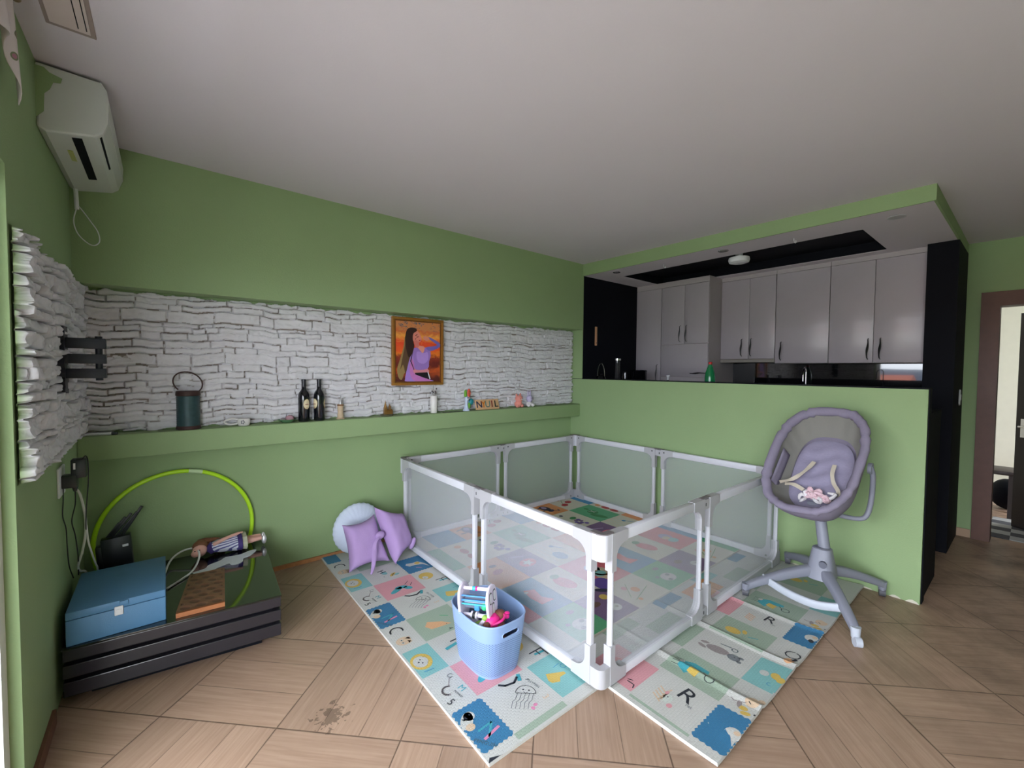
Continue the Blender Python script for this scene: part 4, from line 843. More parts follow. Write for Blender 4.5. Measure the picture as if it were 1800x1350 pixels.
# ------------------------------------------------------------------ things on the long ledge (top 1.056)
LZ = 1.056; LY = -.072
m_rust = mat('rusty_metal', srgb(70, 48, 44), .6, var=.3, metal=.3); m_teal = mat('weathered_teal', srgb(48, 74, 78), .5, var=.35, scale=40, metal=.2)
ln = thing('lantern', (-3.495, LY, LZ), 'dark teal cylindrical lantern with rusty rims and a ring handle', 'lantern')
b = MB().m(m_teal); prof = [(.056, .018)]+[(.0575+(.002 if k % 2 else 0), .02+.185*k/30) for k in range(31)]+[(.056, .208)]
b.lathe(prof, (-3.495, LY, LZ), 28); b.build('body', ln)
for z0, z1 in ((0, .022), (.205, .235)):
    b = MB().m(m_rust); b.lathe([(.058, z0), (.063, z0+.003), (.061, z1-.003), (.058, z1)], (-3.495, LY, LZ), 28); b.build('rim', ln)
b = MB().m(m_rust); b.tube([(-3.495+.072*math.cos(a), LY-.01, LZ+.285+.066*math.sin(a)+.012*math.cos(a)*-1) for a in [math.radians(-48+276*k/22) for k in range(23)]], .004, 8); b.build('handle', ln)
sb = thing('sauce_boat', (-3.21, LY, LZ), 'small white ceramic jug lying on the ledge between lantern and wine bottles', 'jug')
m_cer = mat('white_ceramic', srgb(222, 218, 216), .25, var=.02)
b = MB().m(m_cer); b.lathe([(.002, 0), (.03, .0), (.036, .012), (.038, .03), (.034, .045), (.030, .046), (.030, .03), (.004, .01)], (-3.205, LY, LZ), 24, caps=False); b.build('bowl', sb)
b = MB().m(m_cer); b.tube([(-3.237, LY, LZ+.04), (-3.275, LY, LZ+.048), (-3.312, LY, LZ+.03), (-3.29, LY, LZ+.012), (-3.25, LY, LZ+.012), (-3.235, LY, LZ+.02)], .007, 8, sub=5); b.build('handle', sb)
b = MB().m(mat('grey_print', srgb(130, 128, 135), .5))
for k in range(5): a = k*1.256; b.ball((-3.215+.008*math.cos(a), LY-.0375, LZ+.025+.009*math.sin(a)), (.004, .002, .006), 8)
b.build('flower_print', sb)
ds_ = thing('dish', (-2.945, LY, LZ), 'green glass dish beside the left wine bottle', 'dish')
b = MB().m(mat('green_glass', srgb(96, 138, 104), .15, var=.05)); b.lathe([(.02, 0), (.03, .002), (.055, .02), (.058, .024), (.05, .021), (.02, .006)], (-2.948, LY, LZ), 28, caps=True); b.build('bowl', ds_)
b = MB().m(mat('dusty_pink', srgb(186, 142, 155), .7)); b.ball((-2.93, LY, LZ+.028), (.028, .022, .022), 14); o = b.build('soap', loc=(-2.93, LY, LZ+.01)); tag(o, 'rounded dusty pink soap lying in the green dish', 'soap')
b = MB().m(mat('grey_shell', srgb(150, 140, 142), .7)); b.ball((-2.972, LY, LZ+.022), (.02, .018, .013), 12); o = b.build('shell', loc=(-2.972, LY, LZ+.01)); tag(o, 'greyish shell lying beside the pink soap in the green dish', 'shell')
m_wine = mat('dark_bottle_glass', (.006, .006, .010, 1), .06, coat=.5); m_foil = mat('bottle_foil', (.012, .011, .02, 1), .3); m_lab = mat('cream_label', srgb(228, 214, 178), .6); m_labr = mat('label_print', srgb(150, 60, 50), .6); m_labg = mat('label_rim', srgb(190, 170, 120), .5)
def bottle(x, label, angs):
    t = thing('wine_bottle', (x, LY, LZ), label, 'bottle', 'wine bottles on the ledge')
    b = MB().m(m_wine); b.lathe([(.034, 0), (.037, .004), (.0375, .17), (.036, .19), (.030, .208), (.019, .222), (.0145, .232), (.0135, .285)], (x, LY, LZ), 28); b.build('glass', t)
    b = MB().m(m_foil); b.lathe([(.0142, .24), (.0145, .285), (.0158, .286), (.0158, .298), (.014, .30)], (x, LY, LZ), 20); b.build('foil', t)
    for a0 in angs:
        for rr, hw, hh, m_ in ((.0379, .62, .036, m_labg), (.0383, .57, .033, m_lab)):
            b = MB().m(m_); c = [b.v((x+rr*math.cos(a0), LY+rr*math.sin(a0), LZ+.125))]
            ring = []
            for k in range(28):
                q = 2*math.pi*k/28; ring.append(b.v((x+rr*math.cos(a0+hw*math.cos(q)), LY+rr*math.sin(a0+hw*math.cos(q)), LZ+.125+hh*math.sin(q))))
            mid = []
            for k in range(28):
                q = 2*math.pi*k/28; mid.append(b.v((x+rr*math.cos(a0+hw*.5*math.cos(q)), LY+rr*math.sin(a0+hw*.5*math.cos(q)), LZ+.125+hh*.5*math.sin(q))))
            for k in range(28): b.face([mid[k], mid[(k+1) % 28], c[0]]); b.face([ring[k], ring[(k+1) % 28], mid[(k+1) % 28], mid[k]])
            lb = b.build('label' if m_ is m_lab else 'label_border', t)
        b = MB().m(m_labr)
        for k in range(6): q = a0+.24*(k/5-.5)*2; b.box(-.003, .003, -.0006, .0006, -.002, .0025, Matrix.Translation((x+.0387*math.cos(q), LY+.0387*math.sin(q), LZ+.122)) @ Matrix.Rotation(q-math.pi/2, 4, 'Z'))
        b.box(-.0025, .0025, -.0006, .0006, -.004, .004, Matrix.Translation((x+.0387*math.cos(a0), LY+.0387*math.sin(a0), LZ+.098)) @ Matrix.Rotation(a0-math.pi/2, 4, 'Z')); b.build('print', lb)
bottle(-2.838, 'left dark wine bottle with its cream oval label facing forward', (-1.25,))
bottle(-2.735, 'right dark wine bottle with cream labels showing at both sides', (-2.75, -.35))
cn = thing('figurine', (-2.585, LY, LZ), 'small beige tower figurine with a silver pointed top beside the wine bottles', 'figurine')
m_beige = mat('beige_wood', srgb(200, 176, 148), .6, var=.15, scale=40)
b = MB().m(m_beige); b.lathe([(.030, 0), (.031, .006), (.022, .010), (.022, .03), (.019, .045), (.021, .09), (.022, .105), (.018, .112)], (-2.585, LY, LZ), 20); b.build('tower', cn)
b = MB().m(mat('silver', srgb(200, 200, 205), .3, metal=.8)); b.lathe([(.012, .11), (.011, .125), (.005, .145), (.0012, .165)], (-2.585, LY, LZ), 16); b.build('spire', cn)
b = MB().m(mat('brown_trim', srgb(130, 92, 66), .6)); b.lathe([(.0225, .098), (.0235, .101), (.0235, .107), (.0225, .11)], (-2.585, LY, LZ), 20); b.build('band', cn)
br = thing('souvenir_church', (-2.225, LY, LZ), 'tiny bronze church souvenir on an oval base left of the painting', 'souvenir')
m_brz = mat('bronze', srgb(150, 112, 62), .35, var=.25, scale=60, metal=.6)
b = MB().m(mat('patina_green', srgb(84, 84, 60), .6, var=.2)); b.lathe([(.05, 0), (.052, .004), (.04, .014)], (-2.225, LY, LZ), 24); b.build('base', br)
b = MB().m(m_brz); b.box(-2.245, -2.18, LY-.016, LY+.016, LZ+.012, LZ+.04); b.prism([(LY-.018, LZ+.04), (LY+.018, LZ+.04), (LY, LZ+.055)], 0, -2.245, -2.18); b.build('nave', br)
b = MB().m(m_brz); b.box(-2.246, -2.224, LY-.012, LY+.012, LZ+.012, LZ+.07); b.lathe([(.013, .07), (.008, .09), (.004, .105), (.001, .125)], (-2.235, LY, LZ), 8); b.build('steeple', br)
b = MB().m(m_brz); b.box(-2.206, -2.192, LY-.01, LY+.01, LZ+.05, LZ+.075); b.lathe([(.007, .075), (.001, .1)], (-2.199, LY, LZ), 8); b.build('turret', br)
vs = thing('vase', (-1.80, LY, LZ), 'slim white vase under the painting', 'vase')
b = MB().m(m_cer); b.lathe([(.026, 0), (.0285, .004), (.031, .145), (.029, .148), (.027, .14), (.024, .02)], (-1.80, LY, LZ), 24, caps=False); b.build('body', vs)
fl = thing('dried_flowers', (-1.80, LY, LZ+.03), 'small dried flower sprigs standing in the slim white vase', 'flowers')
m_dry = mat('dried_stem', srgb(120, 112, 96), .9); m_dfl = mat('dried_flower', srgb(96, 88, 92), .9, var=.3); m_dfw = mat('dried_flower_pale', srgb(205, 196, 190), .9, var=.2)
for k in range(9):
    a = k*2.4; r_ = .012+.022*rnd.random(); h = .17+.04*rnd.random(); tip = (-1.80+r_*1.3*math.cos(a), LY+r_*math.sin(a), LZ+h)
    b = MB().m(m_dry); b.tube([(-1.80, LY, LZ+.03), (-1.80+r_*.4*math.cos(a), LY, LZ+.13), tip], .0009, 5); st = b.build('stem', fl)
    b = MB().m(m_dfl if k % 3 else m_dfw); b.ball(tip, (.0065, .0065, .008), 8); b.build('bloom', st)
# clip toy: white stand with wheel of green and red leaves
ty = thing('toy_figure', (-1.455, LY, LZ), 'colourful baby rattle toy on a white flared stand with green and red leaves', 'toy')
m_lgrn = mat('leaf_green', srgb(105, 165, 50), .5); m_rorg = mat('red_orange', srgb(214, 84, 58), .5); m_tl = mat('toy_teal', srgb(30, 128, 138), .5); m_bl = mat('toy_pale_blue', srgb(196, 208, 232), .4)
b = MB().m(m_bl); b.lathe([(.033, 0), (.031, .006), (.018, .03), (.010, .07), (.014, .11), (.018, .125), (.008, .13)], (-1.465, LY, LZ), 20); b.build('stand', ty)
b = MB().m(m_lgrn); b.ball((-1.475, LY, LZ+.155), (.016, .010, .038), 14); b.build('leaf', ty)
b = MB().m(m_rorg); b.ball((-1.437, LY, LZ+.16), (.018, .010, .042), 14); lf_ = b.build('leaf', ty)
b = MB().m(m_dark)
for dx, dz in ((.004, .012), (-.006, -.004), (.004, -.02)): b.ball((-1.437+dx, LY-.009, LZ+.16+dz), (.004, .002, .005), 8)
b.build('dots', lf_)
tag(ty.children[-1], 'red leaf with dark dots')
b = MB().m(m_white); b.ball((-1.452, LY-.004, LZ+.112), (.017, .014, .02), 12); wb = b.build('face', ty)
b = MB().m(m_dark); b.ball((-1.458, LY-.016, LZ+.118), (.006, .004, .007), 8); b.ball((-1.446, LY-.016, LZ+.1), (.006, .004, .006), 8); b.build('patch', wb)
b = MB().m(m_tl); b.ball((-1.41, LY+.005, LZ+.08), (.026, .02, .03), 14); b.build('ball', ty)
b = MB().m(m_lgrn); b.ball((-1.435, LY, LZ+.045), (.014, .012, .03), 12); b.build('leg', ty)
# board with letters
lbd = thing('letter_board', (-1.22, LY, LZ), 'natural wooden name board with five coloured letters leaning on the stones', 'toy')
m_ply = mat('plywood', srgb(212, 172, 130), .6, var=.1, scale=40); MB_M = Matrix.Translation((-1.225, LY-.01, LZ)) @ Matrix.Rotation(math.radians(-14), 4, 'X')
b = MB().m(m_ply); b.rbox(-.135, .135, 0, .012, 0, .098, .003, M=MB_M); b.build('board', lbd)
for k, (ch, c) in enumerate((('N', (34, 44, 78)), ('Y', (206, 118, 14)), ('U', (104, 124, 114)), ('I', (120, 32, 28)), ('L', (14, 34, 30)))):
    b = MB().m(mat('letter_paint_%s' % 'abcde'[k], srgb(*c), .5)); x0 = -.098+.049*k
    V, F = text_polys(ch, .115); 
    lo = [b.v(MB_M @ Vector((x0+p.x*.8, -.0005, .048+p.y*.78))) for p in V]; hi = [b.v(MB_M @ Vector((x0+p.x*.8, -.006, .048+p.y*.78))) for p in V]
    for f in F: b.face([hi[i] for i in f])
    ec = {}
    for f in F:
        for i in range(len(f)): e = tuple(sorted((f[i], f[(i+1) % len(f)]))); ec[e] = ec.get(e, 0)+1
    for (i, j), c_ in ec.items():
        if c_ == 1: b.face([lo[i], lo[j], hi[j], hi[i]])
    b.build('letter', lbd)
# plush pink animal and lilac bunny
m_plp = mat('plush_pink', srgb(232, 150, 138), .9, var=.06, scale=60, bump=.8, bscale=300); m_pll = mat('plush_lilac', srgb(196, 186, 220), .9, var=.06, scale=60, bump=.8, bscale=300); m_plw = mat('plush_white', srgb(232, 226, 228), .9, bump=.8, bscale=300)
pk = thing('plush_toy', (-.845, LY, LZ), 'salmon pink plush animal sitting on the ledge left of the lilac bunny', 'plush toy')
b = MB().m(m_plp); b.ball((-.845, LY, LZ+.034), (.042, .036, .036)); b.ball((-.812, LY-.02, LZ+.016), (.018, .018, .016), 12); b.ball((-.875, LY-.02, LZ+.016), (.018, .018, .016), 12); b.build('body', pk)
b = MB().m(m_plp); b.ball((-.842, LY-.006, LZ+.086), (.042, .036, .036)); hd_ = b.build('head', pk)
b = MB().m(m_plp); b.ball((-.868, LY, LZ+.12), (.012, .008, .02), 10); b.build('ear', hd_)
b = MB().m(m_plp); b.ball((-.82, LY, LZ+.122), (.012, .008, .02), 10); b.build('ear', hd_)
b = MB().m(m_dark); b.ball((-.848, LY-.041, LZ+.092), .0035, 8); b.build('eye', hd_)
b = MB().m(m_dark); b.ball((-.818, LY-.036, LZ+.092), .0035, 8); b.build('eye', hd_)
b = MB().m(m_plw); b.ball((-.832, LY-.04, LZ+.082), (.009, .006, .007), 10); b.build('muzzle', hd_)
bn = thing('plush_toy', (-.70, LY, LZ), 'lilac plush bunny with upright ears at the right end of the ledge', 'plush toy')
b = MB().m(m_plw); b.ball((-.70, LY, LZ+.026), (.034, .03, .028)); b.ball((-.672, LY-.025, LZ+.018), (.019, .02, .018), 12); b.ball((-.728, LY-.025, LZ+.016), (.016, .018, .016), 12); b.build('body', bn)
b = MB().m(m_pll); b.ball((-.70, LY-.004, LZ+.082), (.034, .031, .038)); hd_ = b.build('head', bn)
for x in (-.716, -.688): b = MB().m(m_pll); b.ball((x, LY, LZ+.138), (.0085, .006, .030), 10); b.build('ear', hd_)
for x in (-.702, -.68): b = MB().m(m_dark); b.ball((x, LY-.034, LZ+.088), .0035, 8); b.build('eye', hd_)
# pen and thin stick on the ledge
pn = thing('marker_pen', (-3.90, -.11, LZ), 'white marker pen with a black cap lying at the left end of the ledge', 'pen')
b = MB().m(m_white); b.cyl((-3.965, -.10, LZ+.008), (-3.84, -.115, LZ+.008), .007, .008); b.build('barrel', pn)
b = MB().m(m_dark); b.cyl((-3.84, -.115, LZ+.008), (-3.815, -.118, LZ+.008), .0085, .007); b.build('cap', pn)
b = MB().m(mat('dark_stick', srgb(46, 44, 38), .6)); b.cyl((-1.745, -.128, LZ+.003), (-1.53, -.122, LZ+.003), .003); o = b.build('stick', loc=(-1.64, -.125, LZ)); tag(o, 'thin dark stick lying on the ledge edge right of the white vase', 'stick')

# ------------------------------------------------------------------ painting
pt = thing('framed_painting', (-1.935, -.045, 1.30), 'gold framed sunset portrait of a long haired woman in a lilac top', 'painting')
FX0, FX1, FZ0, FZ1, FY = -2.172, -1.70, 1.298, 1.862, -.055
m_gold = mat('gold_frame', srgb(172, 118, 52), .35, var=.2, scale=50, metal=.45)
def bar(x0, x1, z0, z1, w, d):
    for a, c, e, f in ((x0, x1, z0, z0+w), (x0, x1, z1-w, z1), (x0, x0+w, z0+w, z1-w), (x1-w, x1, z0+w, z1-w)): b.rbox(a, c, FY-d, FY+.02, e, f, .004)
b = MB().m(m_gold); bar(FX0, FX1, FZ0, FZ1, .022, .012); fr = b.build('frame', pt)
b = MB().m(mat('gold_dark', srgb(120, 76, 34), .4, metal=.3)); bar(FX0+.02, FX1-.02, FZ0+.02, FZ1-.02, .013, .004); b.build('inner_frame', fr)
ax0, ax1, az0, az1 = FX0+.032, FX1-.032, FZ0+.032, FZ1-.032
def art_mat():
    m = bpy.data.materials.new('sunset_paint'); m.use_nodes = True; t = m.node_tree; N = t.nodes; L = t.links; bsd = N['Principled BSDF']; bsd.inputs['Roughness'].default_value = .45
    co = N.new('ShaderNodeTexCoord'); sp = N.new('ShaderNodeSeparateXYZ'); L.new(co.outputs['Generated'], sp.inputs[0])
    mp = N.new('ShaderNodeMapping'); mp.inputs['Scale'].default_value = (3.2, 1, 7); mp.inputs['Rotation'].default_value = (0, .25, 0); L.new(co.outputs['Generated'], mp.inputs[0])
    nz = N.new('ShaderNodeTexNoise'); nz.inputs['Scale'].default_value = 1.6; nz.inputs['Detail'].default_value = 5; nz.inputs['Distortion'].default_value = 1.4; L.new(mp.outputs[0], nz.inputs['Vector'])
    ad = N.new('ShaderNodeMath'); ad.operation = 'MULTIPLY_ADD'; L.new(nz.outputs['Fac'], ad.inputs[0]); ad.inputs[1].default_value = .22; L.new(sp.outputs[2], ad.inputs[2])
    r = N.new('ShaderNodeValToRGB'); L.new(ad.outputs[0], r.inputs[0]); E = r.color_ramp.elements
    cs = [(0, (60, 20, 22)), (.16, (86, 30, 26)), (.3, (196, 84, 36)), (.40, (104, 34, 28)), (.52, (140, 50, 34)), (.575, (236, 126, 40)), (.64, (238, 92, 40)), (.76, (232, 74, 40)), (.86, (244, 168, 72)), (.95, (212, 108, 58)), (1, (206, 132, 80))]
    E[0].position = 0; E[0].color = srgb(*cs[0][1]); E[1].position = 1; E[1].color = srgb(*cs[-1][1])
    for p_, c in cs[1:-1]: e = E.new(p_); e.color = srgb(*c)
    n2 = N.new('ShaderNodeTexNoise'); n2.inputs['Scale'].default_value = 2.5; n2.inputs['Detail'].default_value = 4; n2.inputs['Distortion'].default_value = 2; L.new(mp.outputs[0], n2.inputs['Vector'])
    st = N.new('ShaderNodeMapRange'); st.inputs[1].default_value = .55; st.inputs[2].default_value = .62; L.new(n2.outputs['Fac'], st.inputs[0])
    top = N.new('ShaderNodeMapRange'); top.inputs[1].default_value = .80; top.inputs[2].default_value = .93; L.new(sp.outputs[2], top.inputs[0])
    ml = N.new('ShaderNodeMath'); ml.operation = 'MULTIPLY'; L.new(st.outputs[0], ml.inputs[0]); L.new(top.outputs[0], ml.inputs[1])
    mx = N.new('ShaderNodeMix'); mx.data_type = 'RGBA'; L.new(ml.outputs[0], mx.inputs[0]); L.new(r.outputs[0], mx.inputs[6]); mx.inputs[7].default_value = srgb(84, 96, 112)
    L.new(mx.outputs[2], bsd.inputs['Base Color']); return m
b = MB().m(art_mat()); b.box(ax0, ax1, FY-.001, FY+.01, az0, az1); cv = b.build('canvas', pt)
layer = [0]
def shape(col, pts, sm=0, name='paint'):
    layer[0] += 1; y = FY-.0012-.0002*layer[0]
    P = [Vector((x, z, 0)) for x, z in pts]
    if sm: P = smooth_path(P, sm, True)
    b.m(mat('art_%d_%d_%d' % col, srgb(*col), .45, var=.08, scale=25)); b.poly([(ax0+(ax1-ax0)*p.x, y, az1-(az1-az0)*p.y) for p in P])
b = MB()
# coordinates: x right 0..1, y down 0..1
shape((150, 125, 80), [(.22, .22), (.16, .45), (.08, .66), (.03, .80), (.06, .93), (.13, .97), (.2, .85), (.3, .98), (.34, .7), (.36, .4)], 3)      # golden hair length
shape((96, 70, 50), [(.24, .2), (.2, .4), (.14, .62), (.10, .8), (.16, .72), (.22, .88), (.3, .7), (.36, .42), (.4, .25)], 3)
shape((168, 130, 210), [(.36, .50), (.30, .62), (.24, .80), (.2, .96), (.26, 1.0), (.84, 1.0), (.7, .96), (.5, .88), (.42, .8), (.42, .6)], 3)  # sleeve left arm
shape((198, 120, 190), [(.34, .62), (.30, .78), (.33, .92), (.45, 1.0), (.80, 1.0), (.62, .93), (.44, .84), (.40, .70)], 3)
shape((222, 140, 150), [(.42, .78), (.70, .78), (.72, .86), (.40, .86)], 2)      # waist
shape((24, 18, 26), [(.42, .855), (.72, .845), (.76, .96), (.66, .95), (.52, .91), (.42, .88)], 0)   # trousers
shape((156, 120, 196), [(.36, .47), (.46, .43), (.56, .47), (.66, .42), (.75, .44), (.78, .56), (.74, .66), (.71, .78), (.43, .80), (.40, .64)], 3)  # top
shape((178, 140, 216), [(.46, .5), (.62, .52), (.7, .5), (.72, .62), (.62, .7), (.48, .66)], 3)
shape((232, 150, 130), [(.46, .40), (.56, .40), (.64, .42), (.60, .52), (.54, .48)], 2)   # neck and neckline
shape((120, 104, 180), [(.66, .42), (.80, .40), (.93, .37), (.70, .26), (.72, .24), (.80, .26), (.98, .33), (1.0, .40), (.86, .46), (.74, .48)], 2)  # raised arm
shape((228, 142, 122), [(.60, .25), (.66, .23), (.73, .25), (.75, .28), (.70, .31), (.63, .30)], 2)   # hand
shape((226, 138, 122), [(.34, .17), (.44, .14), (.51, .18), (.55, .24), (.57, .29), (.52, .34), (.45, .37), (.39, .33), (.34, .26)], 3)  # face
shape((214, 118, 108), [(.40, .31), (.50, .33), (.50, .42), (.42, .42)], 2)
shape((52, 30, 26), [(.24, .14), (.33, .10), (.43, .11), (.46, .15), (.38, .20), (.37, .30), (.40, .40), (.36, .52), (.28, .60), (.22, .45), (.2, .28)], 3)  # dark crown
shape((90, 40, 40), [(.45, .25), (.50, .24), (.50, .25), (.45, .262)]); shape((90, 40, 40), [(.41, .29), (.44, .275), (.445, .283), (.42, .30)]); shape((178, 60, 66), [(.50, .305), (.54, .295), (.54, .31), (.51, .32)]); shape((70, 40, 36), [(.42, .225), (.47, .205), (.47, .215), (.43, .235)])
shape((38, 24, 30), [(.36, .5), (.37, .5), (.33, .66), (.40, .80), (.39, .81), (.31, .66)])
shape((225, 225, 235), [(.70, .84), (.72, .84), (.77, .96), (.75, .97)])
b.build('portrait', cv, fix=False)

# ------------------------------------------------------------------ cushions
m_lil = mat('lilac_fabric', srgb(172, 143, 194), .85, var=.05, scale=15, bump=.3, bscale=250); m_wc2 = mat('white_cushion_fabric', srgb(206, 216, 236), .85, var=.03, bump=.3, bscale=200)
def pillow(name, cs, th_, conc, parent, mt, n=26):
    c = [Vector(q) for q in cs]; N_ = (c[1]-c[0]).cross(c[3]-c[0]).normalized()
    def P(u, v, s_):
        U, V = 2*u-1, 2*v-1; U2 = U*(1-conc*(1-V*V)**1.0*(abs(U)**2)); V2 = V*(1-conc*(1-U*U)*(abs(V)**2))
        a, b_ = (U2+1)/2, (V2+1)/2
        p = c[0].lerp(c[1], a).lerp(c[3].lerp(c[2], a), b_)
        t_ = th_*((1-U**4)*(1-V**4))**.55
        w = .004*mnoise.noise(Vector((u*5, v*5, s_*3)))
        return p+N_*(s_*(t_+w*(t_/th_)))
    b = MB().m(mt)
    for s_ in (1, -1): b.grid(lambda u, v: P(u, v, s_), n, n)
    bmesh.ops.remove_doubles(b.bm, verts=b.bm.verts[:], dist=1e-5)
    return b.build(name, parent)
wc = thing('cushion', (-2.47, -.12, .02), 'round white pleated cushion leaning on the wall behind the lilac cushions', 'cushion')
b = MB().m(m_wc2)
b.grid(lambda u, v: Vector((-2.475, -.115, .215))+Vector((math.cos(2*math.pi*u)*.185*math.sin(math.pi*v), -math.cos(math.pi*v)*.075*(1-.25*abs(math.sin(math.pi*v))**8), math.sin(2*math.pi*u)*.192*math.sin(math.pi*v)))*(1+.012*math.sin(u*2*math.pi*30)*math.sin(math.pi*v)**2), 120, 20, wrapu=True)
bmesh.ops.remove_doubles(b.bm, verts=b.bm.verts[:], dist=1e-5); b.build('cover', wc, sharp=0)
c1 = thing('cushion', (-2.5, -.34, .014), 'left lilac four pointed cushion leaning against the round white one', 'cushion')
pillow('cover', [(-2.645, -.285, .325), (-2.40, -.255, .345), (-2.345, -.42, .03), (-2.640, -.41, .025)], .07, .17, c1, m_lil)
c2 = thing('cushion', (-2.28, -.36, .014), 'right lilac four pointed cushion tilted against the playpen', 'cushion')
pillow('cover', [(-2.43, -.325, .425), (-2.19, -.285, .315), (-2.155, -.375, .09), (-2.335, -.49, .022)], .07, .15, c2, m_lil)
b = MB().m(m_lil); b.ball((-2.166, -.415, .115), (.020, .018, .045), 12, Matrix.Rotation(math.radians(25), 3, 'Y')); b.build('corner_tuft', c2)
b = MB().m(m_lil)
rp_ = smooth_path([Vector(q) for q in ((-2.43, -.43, .235), (-2.47, -.455, .20), (-2.485, -.475, .12), (-2.50, -.49, .05), (-2.52, -.51, .02))], 6)
b.loft([[p+Vector((w, 0, 0)), p+Vector((w*.3, -.006, 0)), p+Vector((-w, 0, 0)), p+Vector((0, .004, 0))] for p, w in [(p, .010+.008*math.sin(i*.15)) for i, p in enumerate(rp_)]]); b.build('ribbon', c1)
b = MB().m(m_lil); b.ball((-2.415, -.405, .235), (.036, .024, .028), 14); b.build('knot', c1)

# ------------------------------------------------------------------ toy basket
def basket_mat():
    m = mat('basket_blue', srgb(150, 178, 222), .45, var=.02); t = m.node_tree; N = t.nodes; L = t.links; bsd = N['Principled BSDF']
    co = N.new('ShaderNodeTexCoord'); sp = N.new('ShaderNodeSeparateXYZ'); L.new(co.outputs['Object'], sp.inputs[0])
    def M_(op, a, c=None):
        n = N.new('ShaderNodeMath'); n.operation = op
        for i, x in enumerate((a, c)):
            if x is None: continue
            if isinstance(x, (int, float)): n.inputs[i].default_value = x
            else: L.new(x, n.inputs[i])
        return n.outputs[0]
    an = M_('ARCTAN2', sp.outputs[1], sp.outputs[0]); a = M_('SINE', M_('MULTIPLY', an, 84.0)); c = M_('SINE', M_('MULTIPLY', sp.outputs[2], 640.0))
    pr = M_('MULTIPLY', a, c); dot = M_('GREATER_THAN', pr, .18); lo = M_('LESS_THAN', sp.outputs[2], .183); hi = M_('GREATER_THAN', sp.outputs[2], .012); dot = M_('MULTIPLY', M_('MULTIPLY', dot, lo), hi)
    mx = N.new('ShaderNodeMix'); mx.data_type = 'RGBA'; L.new(dot, mx.inputs[0]); mx.inputs[6].default_value = srgb(136, 161, 203); mx.inputs[7].default_value = srgb(84, 106, 148); L.new(mx.outputs[2], bsd.inputs['Base Color'])
    bp = N.new('ShaderNodeBump'); bp.invert = True; bp.inputs['Strength'].default_value = .6; bp.inputs['Distance'].default_value = .003; L.new(dot, bp.inputs['Height']); L.new(bp.outputs[0], bsd.inputs['Normal']); return m
m_bk = basket_mat()
BX, BY, BZ = -2.385, -1.69, .0128
bk = thing('toy_basket', (BX, BY, BZ), 'pale blue perforated plastic basket full of toys on the alphabet mat', 'basket')
def bring(v, off=0):
    t_ = v; a = .112+.030*t_**.8+off; c = .150+.036*t_**.8+off; return a, c
NU, NV = 220, 64
def bp_(u, v, off=0):
    a = 2*math.pi*u; cx_, sx_ = superell(a, .62); ra, rc = bring(v, off); return Vector((BX+cx_*ra, BY+sx_*rc, BZ+.262*v*(1+.05*abs(sx_)**3*v*0)))
b = MB().m(m_bk)
hole_u = [.75, .25]
def hole_sd(u, v):
    best = 9
    for h in hole_u:
        p = bp_(u, v); q = p.x-BX
        if (p.y-BY)*(-1 if h == .75 else 1) < .1: continue
        z = p.z-BZ; dx_ = max(0, abs(q)-.034); d = math.hypot(dx_, z-.212)-.0125; best = min(best, d)
    return best
for off in (0, -.004):
    V_ = [[b.v(bp_(i/NU, j/NV, off)) for j in range(NV+1)] for i in range(NU)]
    SD = [[hole_sd(i/NU, j/NV) for j in range(NV+1)] for i in range(NU)]
    for i in range(NU):
        for j in range(NV):
            k = (i+1) % NU
            if min(SD[i][j], SD[k][j], SD[k][j+1], SD[i][j+1]) < 0: continue
            b.face([V_[i][j], V_[k][j], V_[k][j+1], V_[i][j+1]], True)
    for i in range(NU):
        for j in range(1, NV):
            if -.001 < SD[i][j] < .0042:
                p = V_[i][j].co; z = p.z-BZ-.212; q = p.x-BX; dx_ = math.copysign(max(0, abs(q)-.034), q); l = math.hypot(dx_, z)
                if l > 1e-5: f_ = .0125/l; p.z = BZ+.212+z*f_; p.x = BX+(q-dx_)+dx_*f_
b.poly([bp_(i/40, 0) for i in range(40)])
b.build('wall', bk, fix=False)
b = MB().m(mat('basket_rim', srgb(142, 166, 206), .4))
b.tube([bp_(i/80, 1, -.002) for i in range(80)], .0042, 8, closed=True); b.build('rim', bk)
for s_ in (1, -1):
    b = MB().m(MATS['basket_rim'] if 'basket_rim' in MATS else m_bk)
    yy = lambda z: BY+s_*(bring(((z-BZ)/.262))[1]-.001)
    pts = []
    for k in range(28):
        a = 2*math.pi*k/28; ex_ = .034*(1 if math.cos(a) > 0 else -1); x = ex_+.0125*math.cos(a)*1.05; z = BZ+.212+.0135*math.sin(a); pts.append((BX+x, yy(z), z))
    b.tube(pts, .0028, 6, closed=True); b.build('handle_rim', bk)
m_tw = mat('toy_white', srgb(232, 222, 240), .35); m_tb = mat('toy_blue', srgb(70, 140, 205), .3); m_tg = mat('toy_green', srgb(60, 190, 130), .4); m_tc = mat('toy_cyan', srgb(60, 180, 205), .3); m_tp = mat('toy_magenta', srgb(232, 40, 140), .4); m_tbr = mat('toy_brown', srgb(120, 70, 56), .7, var=.1, bump=.4, bscale=200); m_tgl = mat('toy_lime', srgb(150, 190, 80), .5)
tc_ = Vector((-2.445, -1.69, .318)); axd = Vector((.50, -.85, .10)).normalized(); tx, ty_, tz = frame_of(axd); upt = Vector((0, 0, 1)); upt = (upt-axd*upt.dot(axd)).normalized(); sd = axd.cross(upt)
rt_ = thing('rattle_toy', tuple(tc_-upt*.05), 'white barrel rattle toy with coloured bars sticking out of the basket', 'toy')
def tp_(a, s_, u_): return tc_+axd*a+sd*s_+upt*u_
